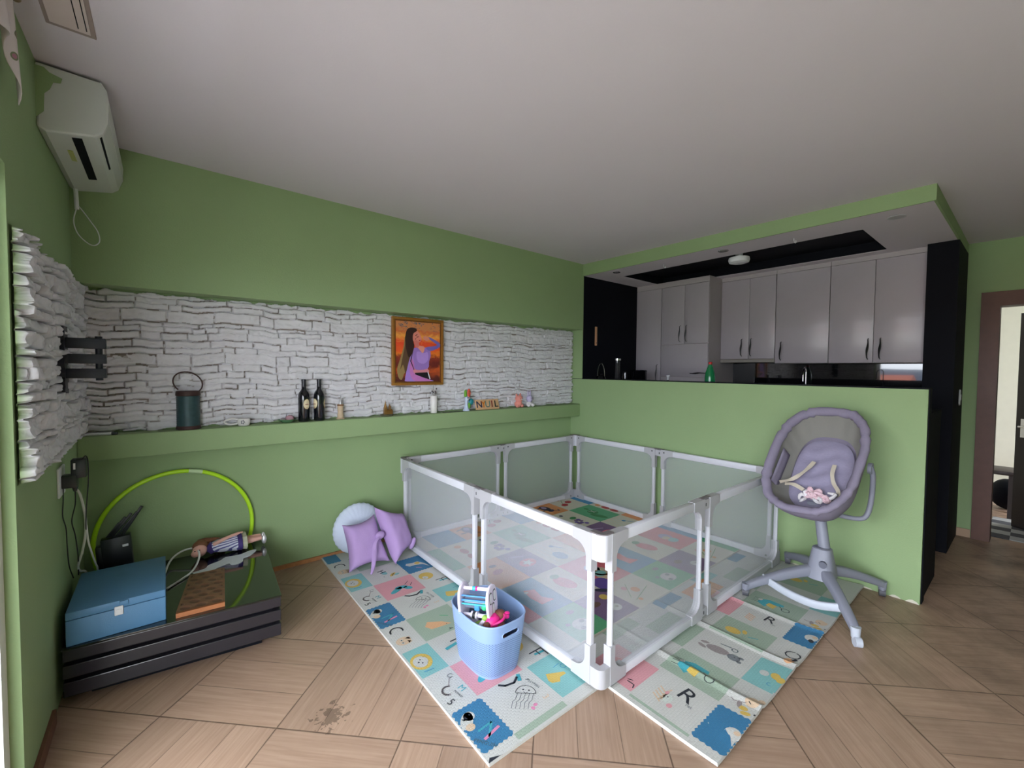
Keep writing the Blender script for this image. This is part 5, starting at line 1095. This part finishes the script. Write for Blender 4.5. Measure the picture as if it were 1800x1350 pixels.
for a, mt in ((-.074, m_tw), (.074, m_tw)):
    b = MB().m(mt); ring = [tp_(0, 0, 0)-tc_ for _ in ()]
    outl = [(math.copysign(abs(math.cos(q))**.8, math.cos(q))*.056, math.copysign(abs(math.sin(q))**.8, math.sin(q))*.082) for q in [2*math.pi*k/30 for k in range(30)]]
    b.loft([[tp_(a+h, s_*f_, u_*f_) for s_, u_ in outl] for h, f_ in ((-.007, .92), (-.005, 1), (.005, 1), (.007, .92))]); dk = b.build('end_disc', rt_)
    if a > 0:
        for (s0, u0, w, h, ro) in ((.022, .028, .012, .022, -.15), (-.020, .028, .012, .022, .15), (-.0, -.030, .011, .024, 0)):
            for k, (f_, mt2) in enumerate(((1.25, m_dark), (1, m_white))):
                b = MB().m(mt2); b.loft([[tp_(a+.0065+hh+.001*k, s0+w*f_*math.copysign(abs(math.cos(q))**.6, math.cos(q)), u0+h*f_*math.copysign(abs(math.sin(q))**.6, math.sin(q))) for q in [2*math.pi*j/20 for j in range(20)]] for hh in (0, .0015)]); b.build('window' if k else 'window_rim', dk)
for s0, u0, r_, mt in ((.0, .05, .0085, m_tw), (.030, .030, .004, m_tb), (.036, -.0, .004, m_tc), (-.036, -.01, .004, m_tb), (.034, .014, .005, m_tb), (.030, -.045, .0095, m_tw)):
    b = MB().m(mt); b.cyl(tp_(-.071, s0, u0*1.2), tp_(.071, s0, u0*1.2), r_); rod = b.build('rod', rt_)
    if u0 == .05:
        u0 = .06; b = MB().m(m_tc); b.cyl(tp_(-.02, s0, u0), tp_(-.004, s0, u0), r_+.002); b.build('bead', rod); b = MB().m(m_tp); b.cyl(tp_(-.003, s0, u0), tp_(.006, s0, u0), r_+.002); b.build('bead', rod)
    if u0 == -.045:
        u0 = -.054; b = MB().m(m_dark); b.cyl(tp_(-.012, s0, u0), tp_(-.002, s0, u0), .016); b.build('bead', rod)
        for q in (-.018, .006): b = MB().m(m_tw); b.cyl(tp_(q-.004, s0, u0), tp_(q+.004, s0, u0), .018); b.build('bead', rod)
b = MB().m(m_tb); Mt = Matrix((axd, sd, upt)).transposed().to_4x4(); Mt.translation = tc_
b.rbox(-.004, .022, .015, .036, -.03, .0, .004, M=Mt); b.build('block', rt_)
b = MB().m(m_tg); b.ball(tp_(.045, .020, -.012), (.017, .017, .02), 14); b.build('bead', rt_)
b = MB().m(mat('toy_grey_clear', srgb(110, 118, 135), .2)); b.cyl(tp_(-.06, 0, -.005), tp_(.055, 0, -.005), .030); b.build('drum', rt_)
pd = thing('plush_toy', (-2.42, -1.80, .20), 'brown plush doll in a bright pink dress inside the toy basket', 'plush toy')
b = MB().m(m_tbr); b.ball((-2.425, -1.78, .238), (.038, .036, .034)); b.ball((-2.462, -1.79, .246), (.019, .019, .02), 12); b.ball((-2.445, -1.815, .232), (.02, .016, .017), 12); b.ball((-2.40, -1.815, .236), (.024, .02, .024), 12); b.build('body', pd)
b = MB().m(m_tbr); b.ball((-2.375, -1.775, .255), (.034, .034, .032)); ph = b.build('head', pd)
b = MB().m(m_tp); b.ball((-2.352, -1.80, .272), (.016, .012, .010), 12); b.ball((-2.362, -1.815, .268), (.012, .010, .010), 12); b.build('bow', ph)
b = MB().m(m_tp)
b.loft([[Vector((-2.42, -1.775, .243))+Vector((math.cos(a)*r_, math.sin(a)*r_, h)) for a in [2*math.pi*k/24 for k in range(24)]] for r_, h in ((.044, -.012), (.043, .008), (.034, .028), (.02, .036))], cap0=False); b.tube([(-2.442, -1.81, .255), (-2.41, -1.832, .272), (-2.375, -1.815, .276), (-2.365, -1.785, .268)], .006, 8, sub=5); b.build('dress', pd)
gs = thing('toy_wand', (-2.49, -1.77, .22), 'white and lime green toy stick lying in the basket', 'toy')
b = MB().m(m_tw); b.cyl((-2.497, -1.755, .225), (-2.45, -1.765, .268), .010); b.build('shaft', gs)
b = MB().m(m_tgl); b.rbox(-2.50, -2.45, -1.745, -1.722, .222, .245, .006); b.build('grip', gs)
b = MB().m(m_tgl); b.ball((-2.452, -1.762, .268), (.016, .016, .014), 12); b.build('tip', gs)
mat('toy_tan', srgb(196, 170, 130), .7)
fb = MB().m(MATS['toy_tan']); fb.ball((-2.475, -1.775, .18), (.032, .035, .03)); o = fb.build('plush_ball', loc=(-2.475, -1.775, .15)); tag(o, 'tan soft ball half buried under the doll in the basket', 'ball')
fb = MB().m(m_tc); fb.ball((-2.345, -1.665, .17), (.045, .045, .045)); o = fb.build('ball', loc=(-2.345, -1.665, .125)); tag(o, 'teal ball low at the back of the toy basket', 'ball')
fb = MB().m(m_tw); fb.ball((-2.44, -1.625, .17), (.042, .042, .045)); o = fb.build('ball', loc=(-2.44, -1.625, .125)); tag(o, 'white ball under the rattle toy in the basket', 'ball')
fb = MB().m(m_tbr); fb.rbox(-2.46, -2.30, -1.80, -1.56, .03, .12, .02); o = fb.build('folded_blanket', loc=(-2.38, -1.68, .03)); tag(o, 'dark brown folded cloth at the bottom of the toy basket', 'cloth')

# ------------------------------------------------------------------ bassinet on its wheeled stand
m_bf = mat('bassinet_fabric', srgb(136, 128, 148), .9, var=.08, scale=120, bump=.4, bscale=350); m_bi = mat('bassinet_lining', srgb(146, 140, 164), .9, var=.06, scale=60, bump=.5, bscale=60); m_bn = mat('bassinet_net', srgb(132, 130, 124), .9, var=.05, scale=100); m_bs = mat('stand_grey', srgb(136, 138, 152), .5, var=.04); m_bsl = mat('stand_light', srgb(185, 190, 202), .45); m_strap = mat('harness_beige', srgb(196, 186, 168), .8)
C0 = Vector((-.385, -2.475, .886)); az_, ti_ = -.09, .866
HD = Vector((math.cos(az_)*math.cos(ti_), math.sin(az_)*math.cos(ti_), math.sin(ti_))); LT = Vector((-math.sin(az_), math.cos(az_), 0)); NN = HD.cross(LT)
bs_ = thing('bassinet', (-.42, -2.5, 0), 'grey fabric baby bassinet seat on a wheeled stand beside the playpen', 'bassinet')
def BP(u, v, d): return C0+HD*u+LT*v-NN*d
def bo(a, L_=.375, W_=.238, e=.70):
    c, s_ = superell(a, e); return c*L_, s_*W_
def dep(u): return .125+.085*(1-(u+.39)/.78)
NA = 72
def shell(scale_fn, dd_, mt, name, parent, wr=0, n=NA, cap=True, gather=0):
    b = MB().m(mt); rings = []
    for sc, f_ in scale_fn:
        r = []
        for k in range(n):
            a = 2*math.pi*k/n; u, v = bo(a); g_ = 1+gather*math.sin(a*17+1.3*math.sin(a*5))*(1-abs(2*f_-1)); u *= sc*g_; v *= sc*g_
            w = wr*math.sin(a*9+sc*14)*math.sin(sc*9) if wr else 0
            r.append(BP(u-.02*(1-sc), v, dep(u)*f_*dd_+w))
        rings.append(r)
    b.loft(rings, cap0=False, cap1=cap); return b.build(name, parent, sharp=0)
hull = shell([(1.03, .0), (1.045, .12), (1.01, .4), (.96, .62), (.88, .84), (.78, 1.0), (.55, 1.10), (.25, 1.15), (.1, 1.15)], 1.12, m_bf, 'shell', bs_, .006)
b = MB().m(m_bf)
rim = []
for k in range(NA):
    a = 2*math.pi*k/NA; u, v = bo(a); rim.append(BP(u*(1+.006*math.sin(11*a)), v*(1+.008*math.sin(13*a+1)), .006*math.sin(3*a)+.003*math.sin(17*a)))
b.tube(rim, [.022+.003*math.sin(7*k*.5)+.002*math.sin(k*2.1) for k in range(NA)], 12, closed=True, flat=1.35); b.build('rim', bs_, sharp=0)
lin = shell([(.985, .05), (.95, .2), (.91, .38), (.85, .6), (.77, .88), (.71, 1.02)], 1.0, m_bn, 'net_lining', bs_, .0, cap=False, gather=.02)
b = MB().m(m_bi)
def padf(r, a):
    u, v = bo(a); sc = .69*r; u *= sc; v *= sc; puff = .014*(1-r**8); wv = .0045*math.sin(u*60+2*math.sin(v*18))*(1-r**4)+.0015*math.sin(v*60+u*20)
    return BP(u-.028, v, dep(u)*1.02-puff+wv)
b.grid(lambda uu, vv: padf(vv if vv > 0 else 1e-4, 2*math.pi*uu), 80, 26, wrapu=True); b.build('mattress', bs_, sharp=0)
b = MB().m(m_bf)     # inner side flap on the left of the seat
b.loft([[BP(u, .205-.01*k*.4, .03+.028*k) for u in np.linspace(-.20, .06, 10)] for k in range(4)], closed=False); b.build('side_flap', bs_, solid=.004)
def strap(P, w, name='harness_strap'):
    b = MB().m(m_strap); Q = smooth_path([Vector(p) for p in P], 8); rr = []
    for i, p in enumerate(Q):
        d = (Q[min(i+1, len(Q)-1)]-Q[max(i-1, 0)]).normalized(); s_ = d.cross(NN).normalized(); tw = .3*math.sin(i*.4); s_ = (s_*math.cos(tw)+NN*math.sin(tw))
        rr.append([p+s_*w+NN*.001, p-s_*w+NN*.001, p-s_*w-NN*.001, p+s_*w-NN*.001])
    b.loft(rr, smooth=False); b.build(name, bs_)
strap([BP(.04, .04, .115), BP(-.02, .055, .105), BP(-.09, .09, .10), BP(-.13, .13, .105), BP(-.17, .18, .09)], .012)
strap([BP(.04, -.075, .115), BP(-.03, -.08, .11), BP(-.09, -.10, .12), BP(-.13, -.13, .125), BP(-.17, -.145, .13)], .011)
strap([BP(-.16, .16, .12), BP(-.15, .11, .125), BP(-.17, .05, .135)], .012, 'waist_strap')
# stand
b = MB().m(m_bs)
for s_ in (-1, 1):
    pass
TUB = [(-.27, -2.735, .865), (-.245, -2.745, .80), (-.235, -2.74, .66), (-.245, -2.725, .56), (-.26, -2.69, .525), (-.30, -2.60, .53), (-.34, -2.5, .55), (-.30, -2.40, .53), (-.26, -2.28, .525), (-.245, -2.235, .57), (-.235, -2.225, .68), (-.245, -2.22, .80), (-.27, -2.225, .86)]
b.tube(TUB, .0145, 10, sub=4); b.build('seat_frame', bs_)
for y, y2 in ((-2.745, -2.725), (-2.205, -2.235)):
    b = MB().m(m_bs); b.cyl((-.262, y, .85), (-.262, y2, .85), .034); hb = b.build('recline_hub', bs_)
b = MB().m(m_bs)
cb = Vector((-.41, -2.56, .28)); ct = Vector((-.36, -2.50, .60)); dcl = (ct-cb).normalized()
b.cyl(cb, ct, .032, .030, 20); b.build('column', bs_)
b = MB().m(m_bs); b.rbox(-.40, -.30, -2.56, -2.44, .55, .61, .02); b.build('seat_mount', bs_)
b = MB().m(m_bs)
hubr = [[Vector((-.42, -2.545, 0))+Vector((cx_*a_, sx_*c_, z)) for cx_, sx_ in [superell(2*math.pi*k/24, .7) for k in range(24)]] for a_, c_, z in ((.10, .075, .16), (.085, .072, .21), (.055, .06, .28), (.046, .05, .335), (.036, .04, .34))]
b.loft(hubr); b.build('hub', bs_)
b = MB().m(mat('knob_grey', srgb(96, 98, 112), .4)); b.cyl((-.475, -2.565, .255), (-.50, -2.57, .255), .02); b.build('lock_button', bs_)
feet = [(-.795, -2.80), (-.765, -2.238), (-.045, -2.775), (-.045, -2.238)]
for i, (fx, fy) in enumerate(feet):
    b = MB().m(m_bs); A0 = Vector((-.42, -2.545, .205)); F_ = Vector((fx, fy, .078)); mid = A0.lerp(F_, .5)+Vector((0, 0, .018)); 
    Q = smooth_path([A0, A0.lerp(F_, .25)+Vector((0, 0, .012)), mid, A0.lerp(F_, .82)+Vector((0, 0, .010)), F_], 5); hz = (F_-A0).normalized(); s_ = Vector((-hz.y, hz.x, 0)).normalized(); k = len(Q); rr = []
    for j, p in enumerate(Q):
        t_ = j/(k-1); w, h = .034-.012*t_, .036-.014*t_; rr.append([p+s_*w*c_+Vector((0, 0, h*q)) for c_, q in [superell(2*math.pi*q_/16, .6) for q_ in range(16)]])
    b.loft(rr); b.build('leg', bs_)
    b = MB().m(m_bsl if i == 0 else m_bs); b.cyl((fx, fy, .04), (fx, fy, .098), .020, .024, 16); cs_ = b.build('caster_mount', bs_)
    b = MB().m(m_bsl if i == 0 else mat('wheel_grey', srgb(78, 78, 86), .5)); off = Vector((-.014, -.012, 0)) if i == 0 else Vector((.0, 0, 0)); w_ = Vector((.6, -.8, 0)) if i == 0 else Vector((.3, -1, 0)).normalized()
    c_ = Vector((fx, fy, .0262))+off
    if i != 2 and i != 0: c_.z += .0165
    b.cyl(c_-w_*.016, c_+w_*.016, .0255, None, 20); b.build('wheel', cs_)
b = MB().m(m_bsl)
Q = smooth_path([Vector(p) for p in ((-.665, -2.30, .128), (-.685, -2.40, .105), (-.70, -2.50, .094), (-.70, -2.60, .094), (-.675, -2.71, .115))], 6)
b.loft([[p+Vector((.014*c_, 0, .024*q)) for c_, q in [superell(2*math.pi*k/14, .6) for k in range(14)]] for p in Q]); b.build('crossbar', bs_)
# pink knotted cloth toy in the seat
cl = thing('cloth_toy', tuple(BP(-.21, -.03, .14)), 'crumpled pink and white cloth toy lying in the foot of the bassinet', 'toy')
m_pk = mat('cloth_pink', srgb(228, 196, 204), .9, var=.15, scale=60); m_pw = mat('cloth_white', srgb(230, 226, 228), .9)
rr_ = random.Random(4)
for k in range(12):
    a = rr_.uniform(0, 6.28); c_ = BP(-.205+rr_.uniform(-.035, .035), -.035+rr_.uniform(-.085, .085), .115+rr_.uniform(-.01, .015)); L1, L2 = HD*math.cos(a)+LT*math.sin(a), HD*-math.sin(a)+LT*math.cos(a)
    b = MB().m(m_pk if k % 3 else m_pw); s_ = rr_.uniform(.018, .032)
    b.tube([c_+L1*s_*math.cos(t_)+L2*s_*.6*math.sin(t_)+NN*.012*math.sin(2*t_+k) for t_ in np.linspace(0, 5.2, 12)], [.006, .011, .008, .012, .006], 7); b.build('ribbon', cl)

# ------------------------------------------------------------------ kitchen
m_cab = mat('cabinet_white', srgb(184, 176, 183), .3, var=.03, coat=.1); m_cabe = mat('cabinet_edge', srgb(180, 171, 174), .5); m_hnd = mat('handle_black', (.01, .01, .014, 1), .35)
def handle(parent, x, y, z0, z1, horiz=False):
    b = MB().m(m_hnd); n = 14; rr = []
    for i in range(n+1):
        t_ = i/n; w = .004+.005*math.sin(math.pi*t_)**4; off = .028+.004*math.sin(math.pi*t_) if 0 < i < n else 0
        yy_ = y+.004*math.sin(t_*math.pi*2)
        p = Vector((x-off, yy_, z0+(z1-z0)*t_)) if not horiz else Vector((x-off, z0+(z1-z0)*t_, y+.004*math.sin(t_*math.pi*2)))
        sv = Vector((0, w, 0)) if not horiz else Vector((0, 0, w)); rr.append([p+sv, p+Vector((-.005, 0, 0)), p-sv, p+Vector((.005, 0, 0))])
    b.loft(rr); return b.build('handle', parent)
def door_(parent, x, y0, y1, z0, z1, name='door'):
    b = MB().m(m_cab); b.rbox(x, x+.019, y0+.0018, y1-.0018, z0+.0018, z1-.0018, .002); return b.build(name, parent)
tl = thing('tall_cabinet', (1.3, -.62, 0), 'tall white kitchen cabinet with a built in oven flap at the left', 'cabinet')
b = MB().m(m_cabe); b.box(1.02, 1.625, -1.082, -.164, 0, 2.43); b.build('carcass', tl)
b = MB().m(m_cabe); b.box(1.003, 1.625, -1.084, -.164, 2.414, 2.4738); b.build('filler', tl)
d = door_(tl, 1.0, -.508, -.164, .1, 2.412); handle(d, 1.0, -.47, 1.31, 1.51)
d = door_(tl, 1.0, -.802, -.512, 1.742, 2.412); handle(d, 1.0, -.757, 1.765, 1.955)
d = door_(tl, 1.0, -1.082, -.802, 1.742, 2.412); handle(d, 1.0, -.833, 1.765, 1.955)
d = door_(tl, 1.0, -1.082, -.512, 1.368, 1.738, 'flap'); handle(d, 1.0, 1.41, -1.06, -.88, True)
d = door_(tl, 1.0, -1.082, -.512, .75, 1.364, 'flap')
def wallcab(y0, y1, zb, doors, label):
    t = thing('wall_cabinet', (1.45, (y0+y1)/2, zb), label, 'cabinet', 'white wall cabinets above the backsplash')
    b = MB().m(m_cabe); b.box(1.30, 1.617, y0, y1, zb, 2.43); b.build('carcass', t)
    b = MB().m(m_cabe); b.box(1.284, 1.617, y0, y1, 2.432, 2.4738); b.build('filler', t)
    for a, c, h in doors:
        d = door_(t, 1.28, a, c, zb, 2.43); handle(d, 1.28, h, zb+.03, zb+.22)
    return t
w1 = wallcab(-1.64, -1.086, 1.568, ((-1.385, -1.086, -1.318), (-1.64, -1.385, -1.412)), 'white two door wall cabinet above the grey hood next to the tall cabinet')
b = MB().m(mat('hood_grey', srgb(150, 145, 138), .4)); b.box(1.285, 1.63, -1.64, -1.086, 1.532, 1.566); b.build('hood_lip', w1)
wallcab(-2.10, -1.643, 1.52, ((-2.10, -1.643, -1.70),), 'wide single door white wall cabinet in the middle with its handle at the left edge')
wallcab(-2.76, -2.103, 1.52, ((-2.43, -2.103, -2.395), (-2.76, -2.43, -2.48)), 'rightmost white two door wall cabinet against the black column')
m_splash = mat('backsplash_glass', (.006, .006, .008, 1), .015, var=.02, coat=1)
b = MB().m(m_splash); b.box(1.618, 1.63, -2.764, -1.084, .9, 1.53); tag(b.build('trim_5'), kind='structure')
t = thing('base_cabinet', (1.3, -1.9, 0), 'black kitchen counter below the backsplash, mostly hidden', 'cabinet')
b = MB().m(m_black); b.box(1.05, 1.617, -2.764, -1.086, 0, .86); b.build('carcass', t)
b = MB().m(m_blackgloss); b.box(1.02, 1.617, -2.764, -1.086, .861, .9); b.build('worktop', t)
t = thing('bar_counter', (.35, -1.6, 0), 'black bar counter along the kitchen side of the green half wall', 'counter')
b = MB().m(m_black); b.box(.112, .60, -2.944, -.162, 0, 1.14); b.build('carcass', t)
b = MB().m(m_black); b.box(.112, .62, -2.944, -.162, 1.1405, 1.18); b.build('worktop', t)
m_chr = MATS['chrome']
kt = thing('kettle', (.2, -.26, 1.18), 'dark kettle with chrome arched handle in the kitchen corner', 'kettle')
b = MB().m(m_blackgloss); b.lathe([(.07, 0), (.078, .02), (.07, .13), (.045, .19), (.02, .2), (.012, .215)], (.205, -.262, 1.18), 24); b.build('body', kt)
b = MB().m(m_chr); b.tube([(.205+.0*math.cos(a), -.262+.05*math.cos(a), 1.37+.14*math.sin(a)) for a in [math.pi*k/16 for k in range(17)]], .004, 8); b.build('handle', kt)
gr_ = thing('canister', (.30, -.415, 1.18), 'slim dark canister with a shiny steel lid in the kitchen corner', 'canister')
b = MB().m(mat('smoked_glass', (.02, .02, .025, 1), .1)); b.lathe([(.045, 0), (.045, .15), (.030, .17), (.028, .36)], (.30, -.412, 1.18), 24); b.build('body', gr_)
b = MB().m(m_chr); b.lathe([(.036, .365), (.036, .385), (.02, .39)], (.30, -.412, 1.18), 24); b.build('lid', gr_)
st_ = thing('steel_bottle', (.30, -.50, 1.18), 'low shiny steel bottle right of the slim canister', 'bottle')
b = MB().m(m_blackgloss); b.lathe([(.032, 0), (.032, .2), (.02, .24)], (.30, -.505, 1.18), 20); b.build('body', st_)
b = MB().m(m_chr); b.cyl((.275, -.535, 1.2), (.275, -.535, 1.41), .004); b.build('strip', st_)
b = MB().m(m_blackgloss); b.lathe([(.085, 0), (.09, .01), (.09, .24), (.094, .25), (.086, .26), (.02, .262)], (.50, -.55, 1.18), 28); o = b.build('cooking_pot', loc=(.5, -.55, 1.18)); tag(o, 'dark round pot in front of the left tall cabinet door', 'pot')
wb_ = thing('white_bottle', (.35, -1.0, 1.18), 'small bottle with a white flared cap just showing over the half wall', 'bottle')
b = MB().m(m_blackgloss); b.lathe([(.025, 0), (.025, .13), (.01, .16)], (.35, -1.0, 1.18), 16); b.build('body', wb_)
b = MB().m(m_white); b.lathe([(.008, .16), (.01, .19), (.018, .205), (.018, .21)], (.35, -1.0, 1.18), 16); b.build('cap', wb_)
gb = thing('green_bottle', (.30, -1.455, 1.18), 'green plastic bottle with a red cap standing behind the half wall', 'bottle')
b = MB().m(mat('green_plastic', srgb(20, 120, 70), .15, var=.05)); b.lathe([(.042, 0), (.045, .01), (.045, .20), (.040, .24), (.024, .29), (.014, .312), (.014, .318)], (.30, -1.455, 1.18), 24); b.build('body', gb)
b = MB().m(mat('red_cap', srgb(190, 40, 40), .4)); b.lathe([(.0165, .317), (.0165, .338), (.013, .341)], (.30, -1.455, 1.18), 20); b.build('cap', gb)
b = MB().m(m_chr); b.tube([(.30, -2.215, 1.1805), (.30, -2.215, 1.40), (.30, -2.215, 1.44), (.315, -2.205, 1.462), (.34, -2.19, 1.466), (.37, -2.175, 1.45), (.385, -2.17, 1.42), (.385, -2.17, 1.36)], .0045, 10, sub=5); o = b.build('faucet', loc=(.30, -2.215, 1.18)); tag(o, 'chrome gooseneck faucet rising behind the green half wall', 'faucet')
oh = thing('bottle_opener', (.222, -.165, 1.72), 'narrow wooden strip hanging on the black kitchen side wall', 'opener')
b = MB().m(mat('peach_wood', srgb(214, 160, 124), .6)); b.rbox(.207, .240, -.172, -.1605, 1.715, 1.93, .004); b.build('strip', oh)
b = MB().m(m_dark); b.cyl((.2235, -.1722, 1.745), (.2235, -.1735, 1.745), .006); b.build('screw', oh)
# soffit lights
def spot_(x, y, r_, mt, label):
    t = thing('spotlight', (x, y, 2.474), label, 'lamp', 'recessed spotlights in the kitchen soffit')
    b = MB().m(m_chr if mt is not m_grey else m_grey); b.lathe([(r_, 0), (r_+.006, -.004), (r_+.004, -.007), (r_-.006, -.006)], (x, y, 2.4738), 24, caps=False); b.build('ring', t)
    b = MB().m(mt); b.lathe([(r_-.004, -.001), (r_-.006, -.003)], (x, y, 2.4738), 20); b.build('lens', t)
spot_(.12, -.52, .034, m_dark, 'leftmost dark recessed spotlight in the kitchen soffit')
spot_(.145, -1.62, .036, mat('lens_grey', srgb(150, 148, 145), .3), 'silver recessed spotlight beside the round ceiling lamp')
spot_(.195, -2.735, .045, m_grey, 'flat grey spotlight near the soffit corner at the right')
cl_ = thing('ceiling_lamp', (.50, -1.60, 2.40), 'white round ceiling lamp hanging from the black soffit recess', 'lamp')
b = MB().m(m_white); b.lathe([(.085, .02), (.09, .0), (.082, -.022), (.05, -.032)], (.50, -1.60, 2.455), 28); b.build('shade', cl_)
b = MB().m(m_white); b.lathe([(.03, 0), (.03, .085)], (.50, -1.60, 2.4745), 16); b.build('stem', cl_)
for (x, y), lb in (((.20, -1.02), 'small white ceiling hook left of the round ceiling lamp'), ((.215, -2.13), 'small white ceiling hook right of the round ceiling lamp')):
    b = MB().m(m_white); b.tube([(x, y, 2.474), (x, y, 2.455), (x+.01, y-.006, 2.44), (x+.018, y-.01, 2.447), (x+.014, y-.008, 2.458)], .0035, 7, sub=4); o = b.build('ceiling_hook', loc=(x, y, 2.474)); tag(o, lb, 'hook')
sw = thing('light_switch', (1.60, -2.95, 1.23), 'oval white light switch on the black kitchen column', 'switch')
b = MB().m(m_grey); b.loft([[Vector((1.605+.038*c_*f_, -2.947-h, 1.23+.068*s_*f_)) for c_, s_ in [superell(2*math.pi*k/24, .8) for k in range(24)]] for h, f_ in ((0, 1), (.008, .95))]); b.build('plate', sw)
b = MB().m(m_white); b.rbox(1.592, 1.618, -2.959, -2.954, 1.205, 1.255, .002); b.build('rocker', sw)
# furniture glimpsed in the side room
sr = thing('stool', (2.95, -3.1, 0), 'dark stool seen through the doorway in the side room', 'stool')
m_dkw = mat('dark_wood', srgb(48, 36, 34), .5)
b = MB().m(m_dkw); b.rbox(2.80, 3.15, -3.26, -2.94, .43, .47, .008); b.build('seat', sr)
for x in (2.83, 3.12):
    for y in (-3.23, -2.97): b = MB().m(m_dkw); b.box(x-.02, x+.02, y-.02, y+.02, 0, .43); b.build('leg', sr)
b = MB().m(m_black); b.ball((3.3, -3.2, .16), (.16, .14, .16)); o = b.build('bag', loc=(3.3, -3.2, 0)); tag(o, 'dark round bag on the floor beyond the stool', 'bag')
b = MB().m(mat('checked_rug', srgb(150, 150, 150), .9)); 
for i in range(6):
    for j in range(6): b.m(mat('rug_dark', srgb(60, 60, 66), .9) if (i+j) % 2 else MATS['checked_rug']); b.box(2.02+i*.13, 2.15+i*.13, -3.9+j*.13, -3.77+j*.13, .001, .008)
o = b.build('rug', loc=(2.4, -3.5, 0)); tag(o, 'dark and grey checked rug just inside the side room', 'rug')
# curtain scrap beside the balcony window
m_cur = bpy.data.materials.new('floral_curtain'); m_cur.use_nodes = True; t = m_cur.node_tree; N = t.nodes; L = t.links; co = N.new('ShaderNodeTexCoord'); vo = N.new('ShaderNodeTexVoronoi'); vo.inputs['Scale'].default_value = 14; L.new(co.outputs['Object'], vo.inputs['Vector'])
r = N.new('ShaderNodeValToRGB'); r.color_ramp.interpolation = 'CONSTANT'; r.color_ramp.elements[0].color = srgb(170, 120, 135); r.color_ramp.elements[1].position = .16; r.color_ramp.elements[1].color = srgb(215, 205, 205); e = r.color_ramp.elements.new(.1); e.color = srgb(120, 130, 100); L.new(vo.outputs['Distance'], r.inputs[0]); L.new(r.outputs[0], N['Principled BSDF'].inputs['Base Color']); N['Principled BSDF'].inputs['Roughness'].default_value = .9
ct_ = thing('curtain', (-3.95, -1.6, 2.6), 'floral curtain gathered at the top of the balcony window', 'curtain')
b = MB().m(m_cur); b.grid(lambda u, v: Vector((-3.948+.012*math.sin(u*38)-.0*v, -1.41+.10*v-u*.7, 2.59-v*(.33-.9*min(u, .16)))), 60, 12); b.build('cloth', ct_, solid=.002)
b = MB().m(mat('curtain_rod', srgb(120, 96, 70), .4)); b.cyl((-3.948, -1.30, 2.595), (-3.948, -2.9, 2.595), .012); b.build('rod', ct_)
